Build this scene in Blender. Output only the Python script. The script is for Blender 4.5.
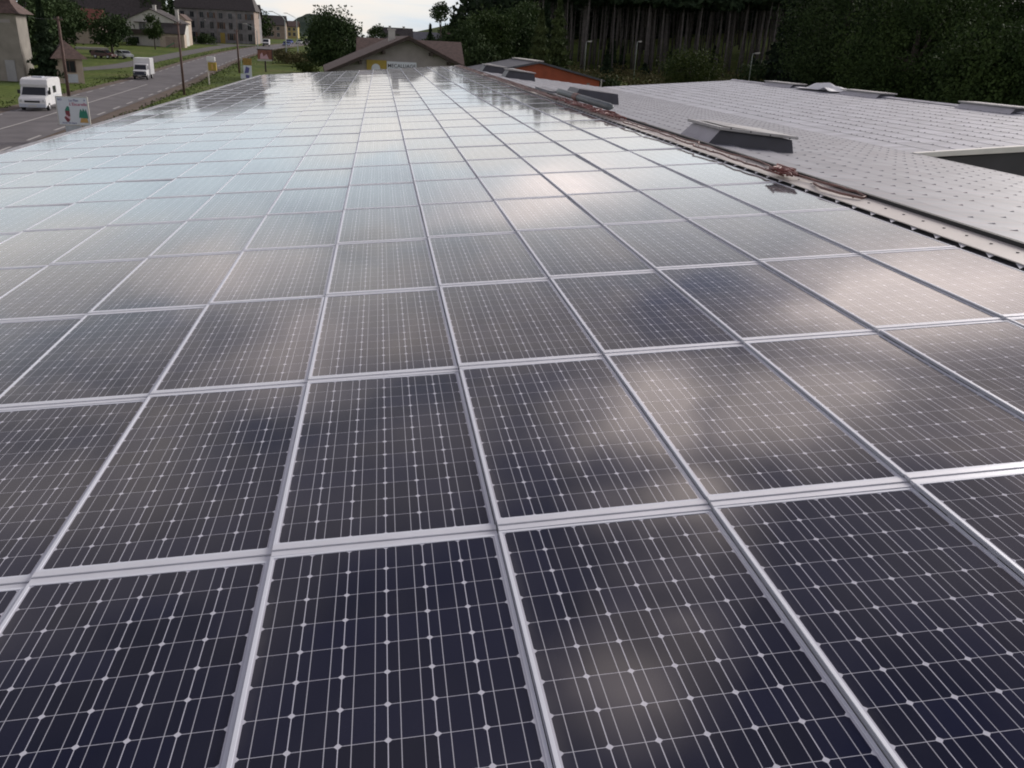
import bpy, bmesh, math, random
import numpy as np
from mathutils import Vector, Matrix

for o in list(bpy.data.objects):
    bpy.data.objects.remove(o)
SC = bpy.context.scene
COL = SC.collection
R = math.radians

# ---------------------------------------------------------------- camera
H = 6.2
cam = bpy.data.cameras.new('camera'); camo = bpy.data.objects.new('camera', cam); COL.objects.link(camo)
cam.sensor_width = 36.0; cam.lens = 837.01 / 1024 * 36.0
cam.clip_start = 0.05; cam.clip_end = 6000
camo.matrix_world = Matrix(((0.98840128, 0.0115866, -0.15142213, 0),
                            (-0.14459368, 0.37662953, -0.91500976, 0),
                            (0.04642819, 0.9262915, 0.37393646, H), (0, 0, 0, 1)))
SC.camera = camo

# ---------------------------------------------------------------- sky, sun, exposure
SUN_EL, SUN_AZ = R(26), R(60)          # azimuth from +Y towards +X
W = bpy.data.worlds.new('World'); SC.world = W; W.use_nodes = True
wn, wl = W.node_tree.nodes, W.node_tree.links
wn.clear()
def N(tree, t, **kw):
    n = tree.nodes.new(t)
    for k, v in kw.items():
        if k.startswith('i_'):
            n.inputs[int(k[2:])].default_value = v
        else:
            setattr(n, k, v)
    return n
def M2(tree, op, a, b=None, c=None, clamp=False):
    n = tree.nodes.new('ShaderNodeMath'); n.operation = op; n.use_clamp = clamp
    for i, v in enumerate((a, b, c)):
        if v is None: continue
        if isinstance(v, (int, float)): n.inputs[i].default_value = v
        else: tree.links.new(v, n.inputs[i])
    return n.outputs[0]
def ramp(tree, fac, stops):
    n = tree.nodes.new('ShaderNodeValToRGB')
    e = n.color_ramp.elements
    while len(e) < len(stops): e.new(0.5)
    for i, (p, c) in enumerate(stops):
        e[i].position = p
        e[i].color = (*c, 1) if isinstance(c, tuple) else (c, c, c, 1)
    tree.links.new(fac, n.inputs[0])
    return n.outputs[0]
def mixc(tree, fac, a, b, mode='MIX'):
    n = tree.nodes.new('ShaderNodeMix'); n.data_type = 'RGBA'; n.blend_type = mode
    for s, v in ((n.inputs[0], fac), (n.inputs[6], a), (n.inputs[7], b)):
        if isinstance(v, (int, float)): s.default_value = v
        elif isinstance(v, tuple): s.default_value = (*v, 1)
        else: tree.links.new(v, s)
    return n.outputs[2]
T = W.node_tree
sky = N(T, 'ShaderNodeTexSky', sky_type='NISHITA', sun_disc=False, sun_elevation=SUN_EL, sun_rotation=SUN_AZ,
        air_density=1.0, dust_density=2.5, ozone_density=1.5)
tc = N(T, 'ShaderNodeTexCoord')
sep = N(T, 'ShaderNodeSeparateXYZ'); wl.new(tc.outputs['Generated'], sep.inputs[0])
zz = M2(T, 'ADD', M2(T, 'MAXIMUM', sep.outputs[2], 0.0), 0.16)
comb = N(T, 'ShaderNodeCombineXYZ')
wl.new(M2(T, 'DIVIDE', sep.outputs[0], zz), comb.inputs[0]); wl.new(M2(T, 'DIVIDE', sep.outputs[1], zz), comb.inputs[1])
def noise(vec, scale, detail, w, rough=0.5, dist=0.0):
    n = N(T, 'ShaderNodeTexNoise', noise_dimensions='4D'); wl.new(vec, n.inputs['Vector'])
    for k, v in (('W', w), ('Scale', scale), ('Detail', detail), ('Roughness', rough), ('Distortion', dist)): n.inputs[k].default_value = v
    return n
# wind-torn cloud coordinates: every cloud edge is pushed about by a second noise
wob = noise(comb.outputs[0], 2.1, 4, 8.3, 0.55)
wv_ = N(T, 'ShaderNodeVectorMath', operation='SUBTRACT'); wl.new(wob.outputs['Color'], wv_.inputs[0]); wv_.inputs[1].default_value = (0.5, 0.5, 0.5)
ws_ = N(T, 'ShaderNodeVectorMath', operation='SCALE'); wl.new(wv_.outputs[0], ws_.inputs[0]); ws_.inputs['Scale'].default_value = 0.62
cuv = N(T, 'ShaderNodeVectorMath', operation='ADD'); wl.new(comb.outputs[0], cuv.inputs[0]); wl.new(ws_.outputs[0], cuv.inputs[1])
# the bright, sun-facing cloud bank
bank = None
for cx_, cy_, r_, a_ in ((.25, .90, .13, .62), (.40, 1.12, .15, .75), (.46, 1.42, .20, .9), (.72, 1.34, .20, .85), (1.18, 1.72, .34, 1.0), (1.75, 1.95, .5, .9), (.98, 1.05, .16, .45), (2.4, 1.3, .6, .8), (.50, 2.85, .34, .62), (-.33, 1.95, .26, .45), (-.55, 2.5, .3, .4)):
    dv = N(T, 'ShaderNodeVectorMath', operation='DISTANCE'); wl.new(cuv.outputs[0], dv.inputs[0]); dv.inputs[1].default_value = (cx_, cy_, 0)
    g_ = M2(T, 'MULTIPLY', M2(T, 'EXPONENT', M2(T, 'MULTIPLY', M2(T, 'POWER', M2(T, 'DIVIDE', dv.outputs['Value'], r_), 2.0), -1.0)), a_)
    bank = g_ if bank is None else M2(T, 'MAXIMUM', bank, g_)
bank = ramp(T, bank, [(0.12, 0.0), (0.36, 0.30), (0.72, 1.0)])
fine = noise(cuv.outputs[0], 3.2, 5, 3.7, 0.55)
bank = M2(T, 'MULTIPLY', bank, ramp(T, fine.outputs['Fac'], [(0.3, 0.62), (0.7, 1.25)]))
mid = noise(cuv.outputs[0], 1.25, 4, 21.4, 0.5)
base = ramp(T, mid.outputs['Fac'], [(0.34, (0.40, 0.52, 1.1)), (0.45, (1.95, 1.8, 1.95)), (0.58, (3.4, 3.05, 2.95)), (0.72, (4.6, 4.2, 3.9))])
blue = mixc(T, 1.0, sky.outputs[0], (0.26, 0.24, 0.25), 'MULTIPLY')
cover = ramp(T, noise(cuv.outputs[0], 1.7, 4, 33.0).outputs['Fac'], [(0.38, 0.15), (0.52, 1.0)])
base = mixc(T, cover, blue, base)
base = mixc(T, 1.0, base, ramp(T, sep.outputs[2], [(0.40, (1.0, 1.0, 1.0)), (0.60, (0.40, 0.42, 0.52))]), 'MULTIPLY')   # heavier cloud overhead
lowmix = noise(cuv.outputs[0], 0.9, 4, 14.0, 0.5, 0.6)
low = ramp(T, lowmix.outputs['Fac'], [(0.36, (3.1, 3.3, 3.7)), (0.47, (4.2, 4.65, 5.0)), (0.56, (5.0, 4.8, 4.6)), (0.70, (6.0, 5.5, 5.0))])
teal = N(T, 'ShaderNodeVectorMath', operation='DISTANCE'); wl.new(cuv.outputs[0], teal.inputs[0]); teal.inputs[1].default_value = (-1.0, 3.6, 0)
tf = M2(T, 'EXPONENT', M2(T, 'MULTIPLY', M2(T, 'POWER', M2(T, 'DIVIDE', teal.outputs['Value'], 1.05), 2.0), -1.0))
low = mixc(T, M2(T, 'MULTIPLY', tf, 0.5), low, (3.7, 4.75, 5.3))
pale = N(T, 'ShaderNodeVectorMath', operation='DISTANCE'); wl.new(cuv.outputs[0], pale.inputs[0]); pale.inputs[1].default_value = (1.15, 2.75, 0)
pf = M2(T, 'EXPONENT', M2(T, 'MULTIPLY', M2(T, 'POWER', M2(T, 'DIVIDE', pale.outputs['Value'], 0.62), 2.0), -1.0))
low = mixc(T, M2(T, 'MULTIPLY', pf, 0.85), low, (6.2, 6.6, 6.8))
hz = ramp(T, noise(comb.outputs[0], 1.1, 5, 5.0, 0.5, 0.4).outputs['Fac'], [(0.42, (2.75, 3.05, 3.35)), (0.52, (3.5, 3.4, 3.25)), (0.62, (3.8, 3.5, 3.2))])
low = mixc(T, ramp(T, sep.outputs[2], [(0.0, 1.0), (0.05, 0.75), (0.11, 0.0)]), low, hz)
allc = mixc(T, ramp(T, sep.outputs[2], [(0.0, 1.0), (0.15, 0.97), (0.22, 0.5), (0.32, 0.0)]), base, low)
allc = mixc(T, M2(T, 'MINIMUM', bank, 1.0), allc, (10.4, 9.0, 8.5))
bg = N(T, 'ShaderNodeBackground'); bg.inputs[1].default_value = 0.10
wl.new(allc, bg.inputs[0])
out = N(T, 'ShaderNodeOutputWorld'); wl.new(bg.outputs[0], out.inputs[0])

sl = bpy.data.lights.new('sun', 'SUN'); slo = bpy.data.objects.new('sun', sl); COL.objects.link(slo)
sl.energy = 1.5; sl.angle = R(28); sl.color = (1.0, 0.95, 0.90)
sd = Vector((math.sin(SUN_AZ) * math.cos(SUN_EL), math.cos(SUN_AZ) * math.cos(SUN_EL), math.sin(SUN_EL)))
slo.rotation_euler = (-sd).to_track_quat('-Z', 'Y').to_euler(); slo.location = (60, 30, 60)
SC.cycles.filter_width = 1.9
SC.view_settings.view_transform = 'Standard'; SC.view_settings.look = 'None'
SC.view_settings.exposure = 1.27; SC.view_settings.gamma = 1.0

# ---------------------------------------------------------------- helpers
def mat(name, col, rough=0.6, metal=0.0, var=0.0, scale=4.0, col2=None, bump=0.0, bscale=None, spec=0.5, det=4):
    m = bpy.data.materials.new(name); m.use_nodes = True
    t = m.node_tree; b = t.nodes['Principled BSDF']
    b.inputs['Base Color'].default_value = (*col, 1); b.inputs['Roughness'].default_value = rough
    b.inputs['Metallic'].default_value = metal; b.inputs['Specular IOR Level'].default_value = spec
    if var or col2 or bump:
        c = N(t, 'ShaderNodeTexCoord')
        n = N(t, 'ShaderNodeTexNoise'); t.links.new(c.outputs['Object'], n.inputs['Vector'])
        n.inputs['Scale'].default_value = scale; n.inputs['Detail'].default_value = det
        c2 = col2 or tuple(x * (1 - var) for x in col)
        c1 = col if col2 else tuple(min(1, x * (1 + var)) for x in col)
        r = ramp(t, n.outputs[0], [(0.32, c2), (0.68, c1)])
        t.links.new(r, b.inputs['Base Color'])
        if bump:
            nb = N(t, 'ShaderNodeTexNoise'); t.links.new(c.outputs['Object'], nb.inputs['Vector'])
            nb.inputs['Scale'].default_value = bscale or scale * 4; nb.inputs['Detail'].default_value = 3
            bp = N(t, 'ShaderNodeBump'); bp.inputs['Strength'].default_value = bump; bp.inputs['Distance'].default_value = 0.05
            t.links.new(nb.outputs[0], bp.inputs['Height']); t.links.new(bp.outputs[0], b.inputs['Normal'])
    return m

class MB:
    def __init__(s): s.v = []; s.f = []; s.mi = []; s.cur = 0
    def add(s, vs, fs):
        k = len(s.v); s.v += [tuple(v) for v in vs]; s.f += [tuple(i + k for i in f) for f in fs]; s.mi += [s.cur] * len(fs)
        return s
    def box(s, x0, x1, y0, y1, z0, z1):
        return s.add([(x0, y0, z0), (x1, y0, z0), (x1, y1, z0), (x0, y1, z0), (x0, y0, z1), (x1, y0, z1), (x1, y1, z1), (x0, y1, z1)],
                     [(3, 2, 1, 0), (4, 5, 6, 7), (0, 1, 5, 4), (1, 2, 6, 5), (2, 3, 7, 6), (3, 0, 4, 7)])
    def hexa(s, b, t):          # 4 bottom, 4 top points (counter-clockwise from above)
        return s.add(list(b) + list(t), [(3, 2, 1, 0), (4, 5, 6, 7), (0, 1, 5, 4), (1, 2, 6, 5), (2, 3, 7, 6), (3, 0, 4, 7)])
    def prism(s, prof, a0, a1, axis='y'):   # prof: list of 2-D points; axis: extrusion axis
        n = len(prof)
        def P(p, a):
            return (p[0], a, p[1]) if axis == 'y' else ((a, p[0], p[1]) if axis == 'x' else (p[0], p[1], a))
        return s.add([P(p, a0) for p in prof] + [P(p, a1) for p in prof],
                     [tuple(range(n)), tuple(range(2 * n - 1, n - 1, -1))] + [(i, i + n, (i + 1) % n + n, (i + 1) % n) for i in range(n)])
    def tube(s, pts, r, n=8, caps=True):
        pts = [Vector(p) for p in pts]; rs = r if isinstance(r, (list, tuple)) else [r] * len(pts)
        k = len(s.v); up = Vector((0.13, 0.31, 0.94))
        for i, p in enumerate(pts):
            d = (pts[min(i + 1, len(pts) - 1)] - pts[max(i - 1, 0)]).normalized()
            a = d.cross(up)
            if a.length < 1e-3: a = d.cross(Vector((1, 0, 0)))
            a.normalize(); b = d.cross(a)
            for j in range(n):
                q = p + (a * math.cos(2 * math.pi * j / n) + b * math.sin(2 * math.pi * j / n)) * rs[i]
                s.v.append(tuple(q))
        for i in range(len(pts) - 1):
            for j in range(n):
                s.f.append((k + i * n + j, k + (i + 1) * n + j, k + (i + 1) * n + (j + 1) % n, k + i * n + (j + 1) % n)); s.mi.append(s.cur)
        if caps:
            s.f.append(tuple(k + j for j in range(n))); s.mi.append(s.cur)
            e = k + (len(pts) - 1) * n
            s.f.append(tuple(e + j for j in reversed(range(n)))); s.mi.append(s.cur)
        return s
    def mesh(s, name, mats, bevel=0.0, smooth=False):
        me = bpy.data.meshes.new(name); me.from_pydata(s.v, [], s.f)
        for m in (mats if isinstance(mats, (list, tuple)) else [mats]): me.materials.append(m)
        if len(set(s.mi)) > 1: me.polygons.foreach_set('material_index', s.mi)
        bm = bmesh.new(); bm.from_mesh(me); bmesh.ops.recalc_face_normals(bm, faces=bm.faces)
        if bevel: bmesh.ops.bevel(bm, geom=list(bm.edges), offset=bevel, segments=2, affect='EDGES', clamp_overlap=True)
        bm.to_mesh(me); bm.free()
        if smooth: me.polygons.foreach_set('use_smooth', [True] * len(me.polygons))
        me.update(); return me
    def build(s, name, mats, parent=None, bevel=0.0, smooth=False, loc=None):
        return link(name, s.mesh(name, mats, bevel, smooth), parent, loc)
def link(name, me, parent=None, loc=None):
    o = bpy.data.objects.new(name, me); COL.objects.link(o)
    if parent: o.parent = parent
    if loc: o.location = loc
    return o
def tag(o, label=None, cat=None, group=None, kind=None):
    if label: o['label'] = label
    if cat: o['category'] = cat
    if group: o['group'] = group
    if kind: o['kind'] = kind
    return o
def thing(name, label, cat, loc=(0, 0, 0), rotz=0.0, group=None):
    o = bpy.data.objects.new(name, None); COL.objects.link(o); o.empty_display_size = 0.3
    o.location = loc; o.rotation_euler = (0, 0, rotz)
    return tag(o, label, cat, group)
def copy_tree(o, parent=None):
    c = o.copy(); COL.objects.link(c)
    if parent: c.parent = parent
    for ch in list(o.children): copy_tree(ch, c)
    return c
def lettering(name, text, size, m, parent, loc, rot=(R(90), 0, 0), align='CENTER', shear=0.0):
    cu = bpy.data.curves.new(name, 'FONT'); cu.body = text; cu.size = size; cu.align_x = align; cu.align_y = 'CENTER'
    cu.extrude = 0.004; cu.shear = shear; cu.offset = 0.012 * size
    tmp = bpy.data.objects.new('tmp', cu); COL.objects.link(tmp)
    bpy.context.view_layer.update()
    me = bpy.data.meshes.new_from_object(tmp.evaluated_get(bpy.context.evaluated_depsgraph_get()))
    bpy.data.objects.remove(tmp); bpy.data.curves.remove(cu)
    me.materials.clear(); me.materials.append(m); me.name = name
    o = link(name, me, parent, loc); o.rotation_euler = rot
    return o

# ---------------------------------------------------------------- materials
random.seed(7); RNG = np.random.default_rng(7)
def solar_material():
    m = bpy.data.materials.new('solar_cells'); m.use_nodes = True
    t = m.node_tree; b = t.nodes['Principled BSDF']
    uv = N(t, 'ShaderNodeUVMap'); s = N(t, 'ShaderNodeSeparateXYZ'); t.links.new(uv.outputs[0], s.inputs[0])
    P = 0.1255; PX = (0.787 - 6 * P) / 2; PY = (1.53 - 12 * P) / 2
    cu = M2(t, 'DIVIDE', M2(t, 'SUBTRACT', s.outputs[0], PX), P); cv = M2(t, 'DIVIDE', M2(t, 'SUBTRACT', s.outputs[1], PY), P)
    fu = M2(t, 'FRACT', cu); fv = M2(t, 'FRACT', cv)
    du = M2(t, 'MINIMUM', fu, M2(t, 'SUBTRACT', 1.0, fu)); dv = M2(t, 'MINIMUM', fv, M2(t, 'SUBTRACT', 1.0, fv))
    gu = M2(t, 'LESS_THAN', du, 0.0105); gv = M2(t, 'LESS_THAN', dv, 0.0065)
    dia = M2(t, 'LESS_THAN', M2(t, 'ADD', du, dv), 0.088)
    bb = M2(t, 'MINIMUM', M2(t, 'ABSOLUTE', M2(t, 'SUBTRACT', fu, 0.27)), M2(t, 'ABSOLUTE', M2(t, 'SUBTRACT', fu, 0.73)))
    bus = M2(t, 'LESS_THAN', bb, 0.0095)
    inside = M2(t, 'MULTIPLY', M2(t, 'MULTIPLY', M2(t, 'GREATER_THAN', cu, 0.0), M2(t, 'LESS_THAN', cu, 6.0)),
                M2(t, 'MULTIPLY', M2(t, 'GREATER_THAN', cv, 0.0), M2(t, 'LESS_THAN', cv, 12.0)))
    back = M2(t, 'MAXIMUM', M2(t, 'MAXIMUM', gu, gv), M2(t, 'MAXIMUM', dia, M2(t, 'SUBTRACT', 1.0, inside)))
    # per-cell tone differences
    fl = N(t, 'ShaderNodeCombineXYZ'); t.links.new(M2(t, 'FLOOR', cu), fl.inputs[0]); t.links.new(M2(t, 'FLOOR', cv), fl.inputs[1])
    oi = N(t, 'ShaderNodeObjectInfo'); t.links.new(M2(t, 'MULTIPLY', oi.outputs['Random'], 57.0), fl.inputs[2])
    wn_ = N(t, 'ShaderNodeTexWhiteNoise'); t.links.new(fl.outputs[0], wn_.inputs['Vector'])
    cell = mixc(t, wn_.outputs['Value'], (0.0045, 0.0055, 0.0165), (0.0070, 0.0085, 0.027))
    c1 = mixc(t, M2(t, 'MULTIPLY', back, 0.9), cell, (0.60, 0.60, 0.67))
    c2 = mixc(t, M2(t, 'MULTIPLY', M2(t, 'MULTIPLY', bus, inside), 0.85), c1, (0.50, 0.50, 0.55))
    # thin dust film
    g = N(t, 'ShaderNodeNewGeometry')
    nz = N(t, 'ShaderNodeTexNoise'); t.links.new(g.outputs['Position'], nz.inputs['Vector']); nz.inputs['Scale'].default_value = 2.2; nz.inputs['Detail'].default_value = 7
    dust = ramp(t, nz.outputs[0], [(0.35, 0.002), (0.75, 0.016)])
    c3 = mixc(t, dust, c2, (0.45, 0.42, 0.40))
    # dirt gathered along the lower edge of every module, a few splashes
    low_ = ramp(t, s.outputs[0], [(0.010, 0.20), (0.05, 0.03), (0.12, 0.0)])
    dirt = M2(t, 'MULTIPLY', low_, ramp(t, nz.outputs[0], [(0.4, 0.2), (0.7, 1.0)]))
    c3 = mixc(t, dirt, c3, (0.30, 0.28, 0.26))
    vo = N(t, 'ShaderNodeTexVoronoi'); t.links.new(g.outputs['Position'], vo.inputs['Vector']); vo.inputs['Scale'].default_value = 1.15
    vr = N(t, 'ShaderNodeSeparateColor'); t.links.new(vo.outputs['Color'], vr.inputs[0])
    spot = M2(t, 'LESS_THAN', vo.outputs['Distance'], M2(t, 'MULTIPLY', M2(t, 'SUBTRACT', vr.outputs[0], 0.72), 0.045))
    c3 = mixc(t, M2(t, 'MULTIPLY', spot, 0.55), c3, (0.45, 0.44, 0.40))
    t.links.new(c3, b.inputs['Base Color'])
    t.links.new(ramp(t, nz.outputs[0], [(0.3, 0.040), (0.8, 0.080)]), b.inputs['Roughness'])
    b.inputs['IOR'].default_value = 1.5
    b.inputs['Sheen Weight'].default_value = 0.12; b.inputs['Sheen Roughness'].default_value = 0.35; b.inputs['Sheen Tint'].default_value = (0.9, 0.9, 0.92, 1)   # dust film at grazing angles
    return m
M_CELL = solar_material()
M_ALU = mat('anodised_frame', (0.69, 0.71, 0.77), 0.42, 0.1, var=0.06, scale=1.5)
M_ALUSIDE = mat('frame_side_shaded', (0.44, 0.45, 0.50), 0.5, 0.3)  # darker copy of the frame metal for its shaded side
M_DECK = mat('dark_deck', (0.13, 0.13, 0.145), 0.8)
M_STRIP = mat('rail_aluminium', (0.70, 0.71, 0.755), 0.38, 0.3, var=0.05, scale=3)
M_GUTTER = mat('gutter_zinc', (0.22, 0.22, 0.24), 0.55, 0.3, var=0.15, scale=2)
M_BEIGE = mat('cream_flashing', (0.62, 0.58, 0.54), 0.5, 0.1, var=0.06, scale=2.5)
M_BLACK = mat('black_rubber', (0.018, 0.018, 0.02), 0.7)
M_WALLG = mat('grey_cladding', (0.30, 0.30, 0.31), 0.6, var=0.1, scale=1)
M_DKCLAD = mat('dark_cladding', (0.062, 0.060, 0.068), 0.65, var=0.12, scale=1.3)
M_COPING = mat('white_coping', (0.80, 0.78, 0.73), 0.5, var=0.04)
M_VENTDK = mat('vent_dark_sheet', (0.045, 0.046, 0.062), 0.5, var=0.15, scale=3)
M_VENTLT = mat('vent_grey_sheet', (0.47, 0.46, 0.49), 0.55, var=0.08, scale=3)
M_VENTLID = mat('vent_lid', (0.40, 0.39, 0.385), 0.5, var=0.12, scale=4)
M_RED = mat('red_cable', (0.21, 0.075, 0.065), 0.55, var=0.25, scale=8)
M_REDDK = mat('rust_cable', (0.19, 0.10, 0.085), 0.6, var=0.25, scale=8)
M_PIPE = mat('grey_plastic', (0.15, 0.17, 0.18), 0.5, var=0.1, scale=3)
M_TARP = mat('white_tarp', (0.8, 0.8, 0.82), 0.6, var=0.05, scale=3)
M_ORANGE = mat('orange_cladding', (0.34, 0.070, 0.028), 0.6, var=0.18, scale=1.2)
M_SLATE = mat('slate_roof', (0.085, 0.088, 0.105), 0.7, var=0.2, scale=1.5)
M_TILE = mat('brown_tiles', (0.098, 0.064, 0.055), 0.85, var=0.25, scale=3, bump=0.4, bscale=9)
M_TILEDK = mat('dark_roof_tiles', (0.058, 0.050, 0.050), 0.85, var=0.25, scale=2)
M_TILERED = mat('red_tiles', (0.17, 0.062, 0.045), 0.85, var=0.2, scale=2)
M_TIMBER = mat('dark_timber', (0.045, 0.033, 0.028), 0.8, var=0.2, scale=5)
M_RENDER = mat('grey_render', (0.31, 0.285, 0.285), 0.9, var=0.08, scale=1.5)
M_STONE = mat('grey_stone', (0.20, 0.192, 0.198), 0.9, var=0.3, scale=0.9, bump=0.3, bscale=3)
M_STONEW = mat('pinkish_stone', (0.30, 0.235, 0.20), 0.9, var=0.15, scale=1.5)
M_CREAM = mat('cream_render', (0.42, 0.35, 0.29), 0.9, var=0.08, scale=1.2)
M_OFFW = mat('off_white_render', (0.50, 0.49, 0.46), 0.9, var=0.08, scale=1)
M_TOWER = mat('weathered_render', (0.25, 0.23, 0.205), 0.9, var=0.16, scale=0.8)
M_WHITE = mat('white_paint', (0.68, 0.68, 0.69), 0.35, var=0.03, scale=2)
M_GLASS = mat('window_glass', (0.02, 0.024, 0.03), 0.08)
M_CHROME = mat('headlight_lens', (0.7, 0.72, 0.75), 0.15, 0.4)
M_RIM = mat('wheel_rim', (0.45, 0.45, 0.47), 0.35, 0.6)
M_NAVY = mat('navy_plastic', (0.02, 0.024, 0.05), 0.4)
M_SHUT = mat('brown_shutter', (0.10, 0.055, 0.035), 0.7)
M_YDOOR = mat('ochre_door', (0.30, 0.22, 0.05), 0.7)
M_POLE = mat('brown_pole', (0.10, 0.060, 0.050), 0.8, var=0.2, scale=3)
M_GALV = mat('galvanised_steel', (0.34, 0.38, 0.37), 0.5, 0.4)
M_YEL = mat('yellow_sign', (0.38, 0.27, 0.035), 0.5, var=0.06, scale=3)
M_OCH = mat('ochre_sign', (0.30, 0.19, 0.04), 0.6, var=0.2, scale=5)
M_SIGNW = mat('sign_white', (0.66, 0.70, 0.78), 0.5, var=0.03, scale=3)
M_SIGNG = mat('sign_grey', (0.45, 0.48, 0.54), 0.55, var=0.08, scale=5)
M_INK = mat('black_ink', (0.02, 0.02, 0.035), 0.6)
M_INKB = mat('blue_ink', (0.10, 0.10, 0.30), 0.6)
M_INKR = mat('magenta_ink', (0.42, 0.06, 0.16), 0.6)
M_INKG = mat('green_ink', (0.03, 0.22, 0.16), 0.6)
M_INKM = mat('maroon_ink', (0.20, 0.04, 0.06), 0.6)
M_INKO = mat('ochre_ink', (0.55, 0.33, 0.12), 0.6)
M_PINK = mat('pink_ink', (0.62, 0.40, 0.47), 0.6)
M_BILL = mat('red_brown_poster', (0.22, 0.085, 0.062), 0.6, var=0.35, scale=1.6)
M_BARK = mat('bark', (0.075, 0.062, 0.052), 0.95, var=0.3, scale=3)
M_BARKP = mat('pale_spruce_bark', (0.085, 0.076, 0.076), 0.95, var=0.3, scale=1.2)
def leaf(name, c1, c2, sc):
    m = mat(name, c1, 0.75, col2=c2, scale=sc, det=3, spec=0.06)
    return m
M_LEAF = leaf('broad_leaves', (0.060, 0.092, 0.030), (0.020, 0.036, 0.014), 0.45)
M_LEAFD = leaf('dark_broad_leaves', (0.056, 0.084, 0.034), (0.024, 0.042, 0.018), 0.35)
M_LEAFY = leaf('young_leaves', (0.075, 0.095, 0.030), (0.030, 0.050, 0.016), 0.7)
M_NEEDLE = leaf('dark_needles', (0.034, 0.052, 0.028), (0.015, 0.026, 0.015), 0.6)
M_NEEDLEDK = leaf('black_green_needles', (0.018, 0.028, 0.018), (0.008, 0.014, 0.009), 0.6)
M_NEEDLEL = leaf('mid_needles', (0.080, 0.105, 0.042), (0.034, 0.050, 0.022), 0.6)
M_DRY = leaf('dry_bush_leaves', (0.12, 0.10, 0.05), (0.05, 0.06, 0.025), 0.8)
M_GREENTARP = mat('green_plastic', (0.02, 0.22, 0.11), 0.5)

# ---------------------------------------------------------------- terrain and roads
def sstep(a, b, x):
    x = np.clip((x - a) / (b - a), 0, 1); return x * x * (3 - 2 * x)
def gz(x, y):
    z = 0.018 * np.clip(np.asarray(y, float) - 120, 0, 320)
    z = z + 0.14 * np.clip(np.asarray(y, float) - 216, 0, 110) * sstep(25, 62, np.asarray(x, float))
    z = z + 0.10 * np.clip(np.asarray(x, float) - 75, 0, 90) * sstep(20, 50, np.asarray(y, float))
    return z
def G(x, y): return float(gz(x, y))
def grid_mesh(name, xs, ys, zf, m):
    X, Y = np.meshgrid(xs, ys); Z = zf(X, Y)
    v = np.stack([X.ravel(), Y.ravel(), Z.ravel()], 1)
    nx, ny = len(xs), len(ys); i = np.arange(nx - 1)[None] + nx * np.arange(ny - 1)[:, None]
    f = np.stack([i, i + 1, i + nx + 1, i + nx], -1).reshape(-1, 4)
    me = bpy.data.meshes.new(name); me.from_pydata(v.tolist(), [], f.tolist()); me.materials.append(m)
    me.polygons.foreach_set('use_smooth', [True] * len(me.polygons))
    return link(name, me)
def ground_material():
    m = bpy.data.materials.new('meadow'); m.use_nodes = True; t = m.node_tree; b = t.nodes['Principled BSDF']
    c = N(t, 'ShaderNodeTexCoord')
    a = N(t, 'ShaderNodeTexNoise'); t.links.new(c.outputs['Object'], a.inputs['Vector']); a.inputs['Scale'].default_value = 0.09; a.inputs['Detail'].default_value = 6
    d = N(t, 'ShaderNodeTexNoise'); t.links.new(c.outputs['Object'], d.inputs['Vector']); d.inputs['Scale'].default_value = 1.6; d.inputs['Detail'].default_value = 6
    ca = ramp(t, a.outputs[0], [(0.35, (0.068, 0.100, 0.024)), (0.55, (0.105, 0.140, 0.030)), (0.72, (0.13, 0.128, 0.055))])
    cd = ramp(t, d.outputs[0], [(0.35, 0.62), (0.7, 1.25)])
    t.links.new(mixc(t, 1.0, ca, cd, 'MULTIPLY'), b.inputs['Base Color'])
    b.inputs['Roughness'].default_value = 0.95; b.inputs['Specular IOR Level'].default_value = 0.1
    bp = N(t, 'ShaderNodeBump'); bp.inputs['Strength'].default_value = 0.5; bp.inputs['Distance'].default_value = 0.15
    t.links.new(d.outputs[0], bp.inputs['Height']); t.links.new(bp.outputs[0], b.inputs['Normal'])
    return m
M_GRASS = ground_material()
xs = np.unique(np.concatenate([np.linspace(-2200, -160, 18), np.arange(-160, 240, 4.0), np.linspace(240, 2200, 18)]))
ys = np.unique(np.concatenate([np.linspace(-1500, -20, 14), np.arange(-20, 480, 4.0), np.linspace(480, 3200, 24)]))
tag(grid_mesh('ground', xs, ys, gz, M_GRASS), kind='structure')
M_HILL = leaf('wooded_hill', (0.030, 0.050, 0.032), (0.015, 0.028, 0.020), 0.08)
def hillz(X, Y):
    rnd = np.sin(X * 0.11) * np.sin(Y * 0.09 + X * 0.05) * 1.3 + np.sin(X * 0.31 + Y * 0.2) * 0.7
    h = 24 * np.exp(-((X + 66) / 32.0) ** 4) * np.exp(-((Y - 1010) / 110.0) ** 2)
    h2 = 10 * np.exp(-((X - 150) / 150.0) ** 4) * np.exp(-((Y - 1250) / 150.0) ** 2)
    return 3.0 + np.maximum(h, h2) + rnd * (np.maximum(h, h2) > 2)
tag(grid_mesh('hill', np.linspace(-130, 330, 116), np.linspace(820, 1500, 60), hillz, M_HILL), kind='structure')

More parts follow.
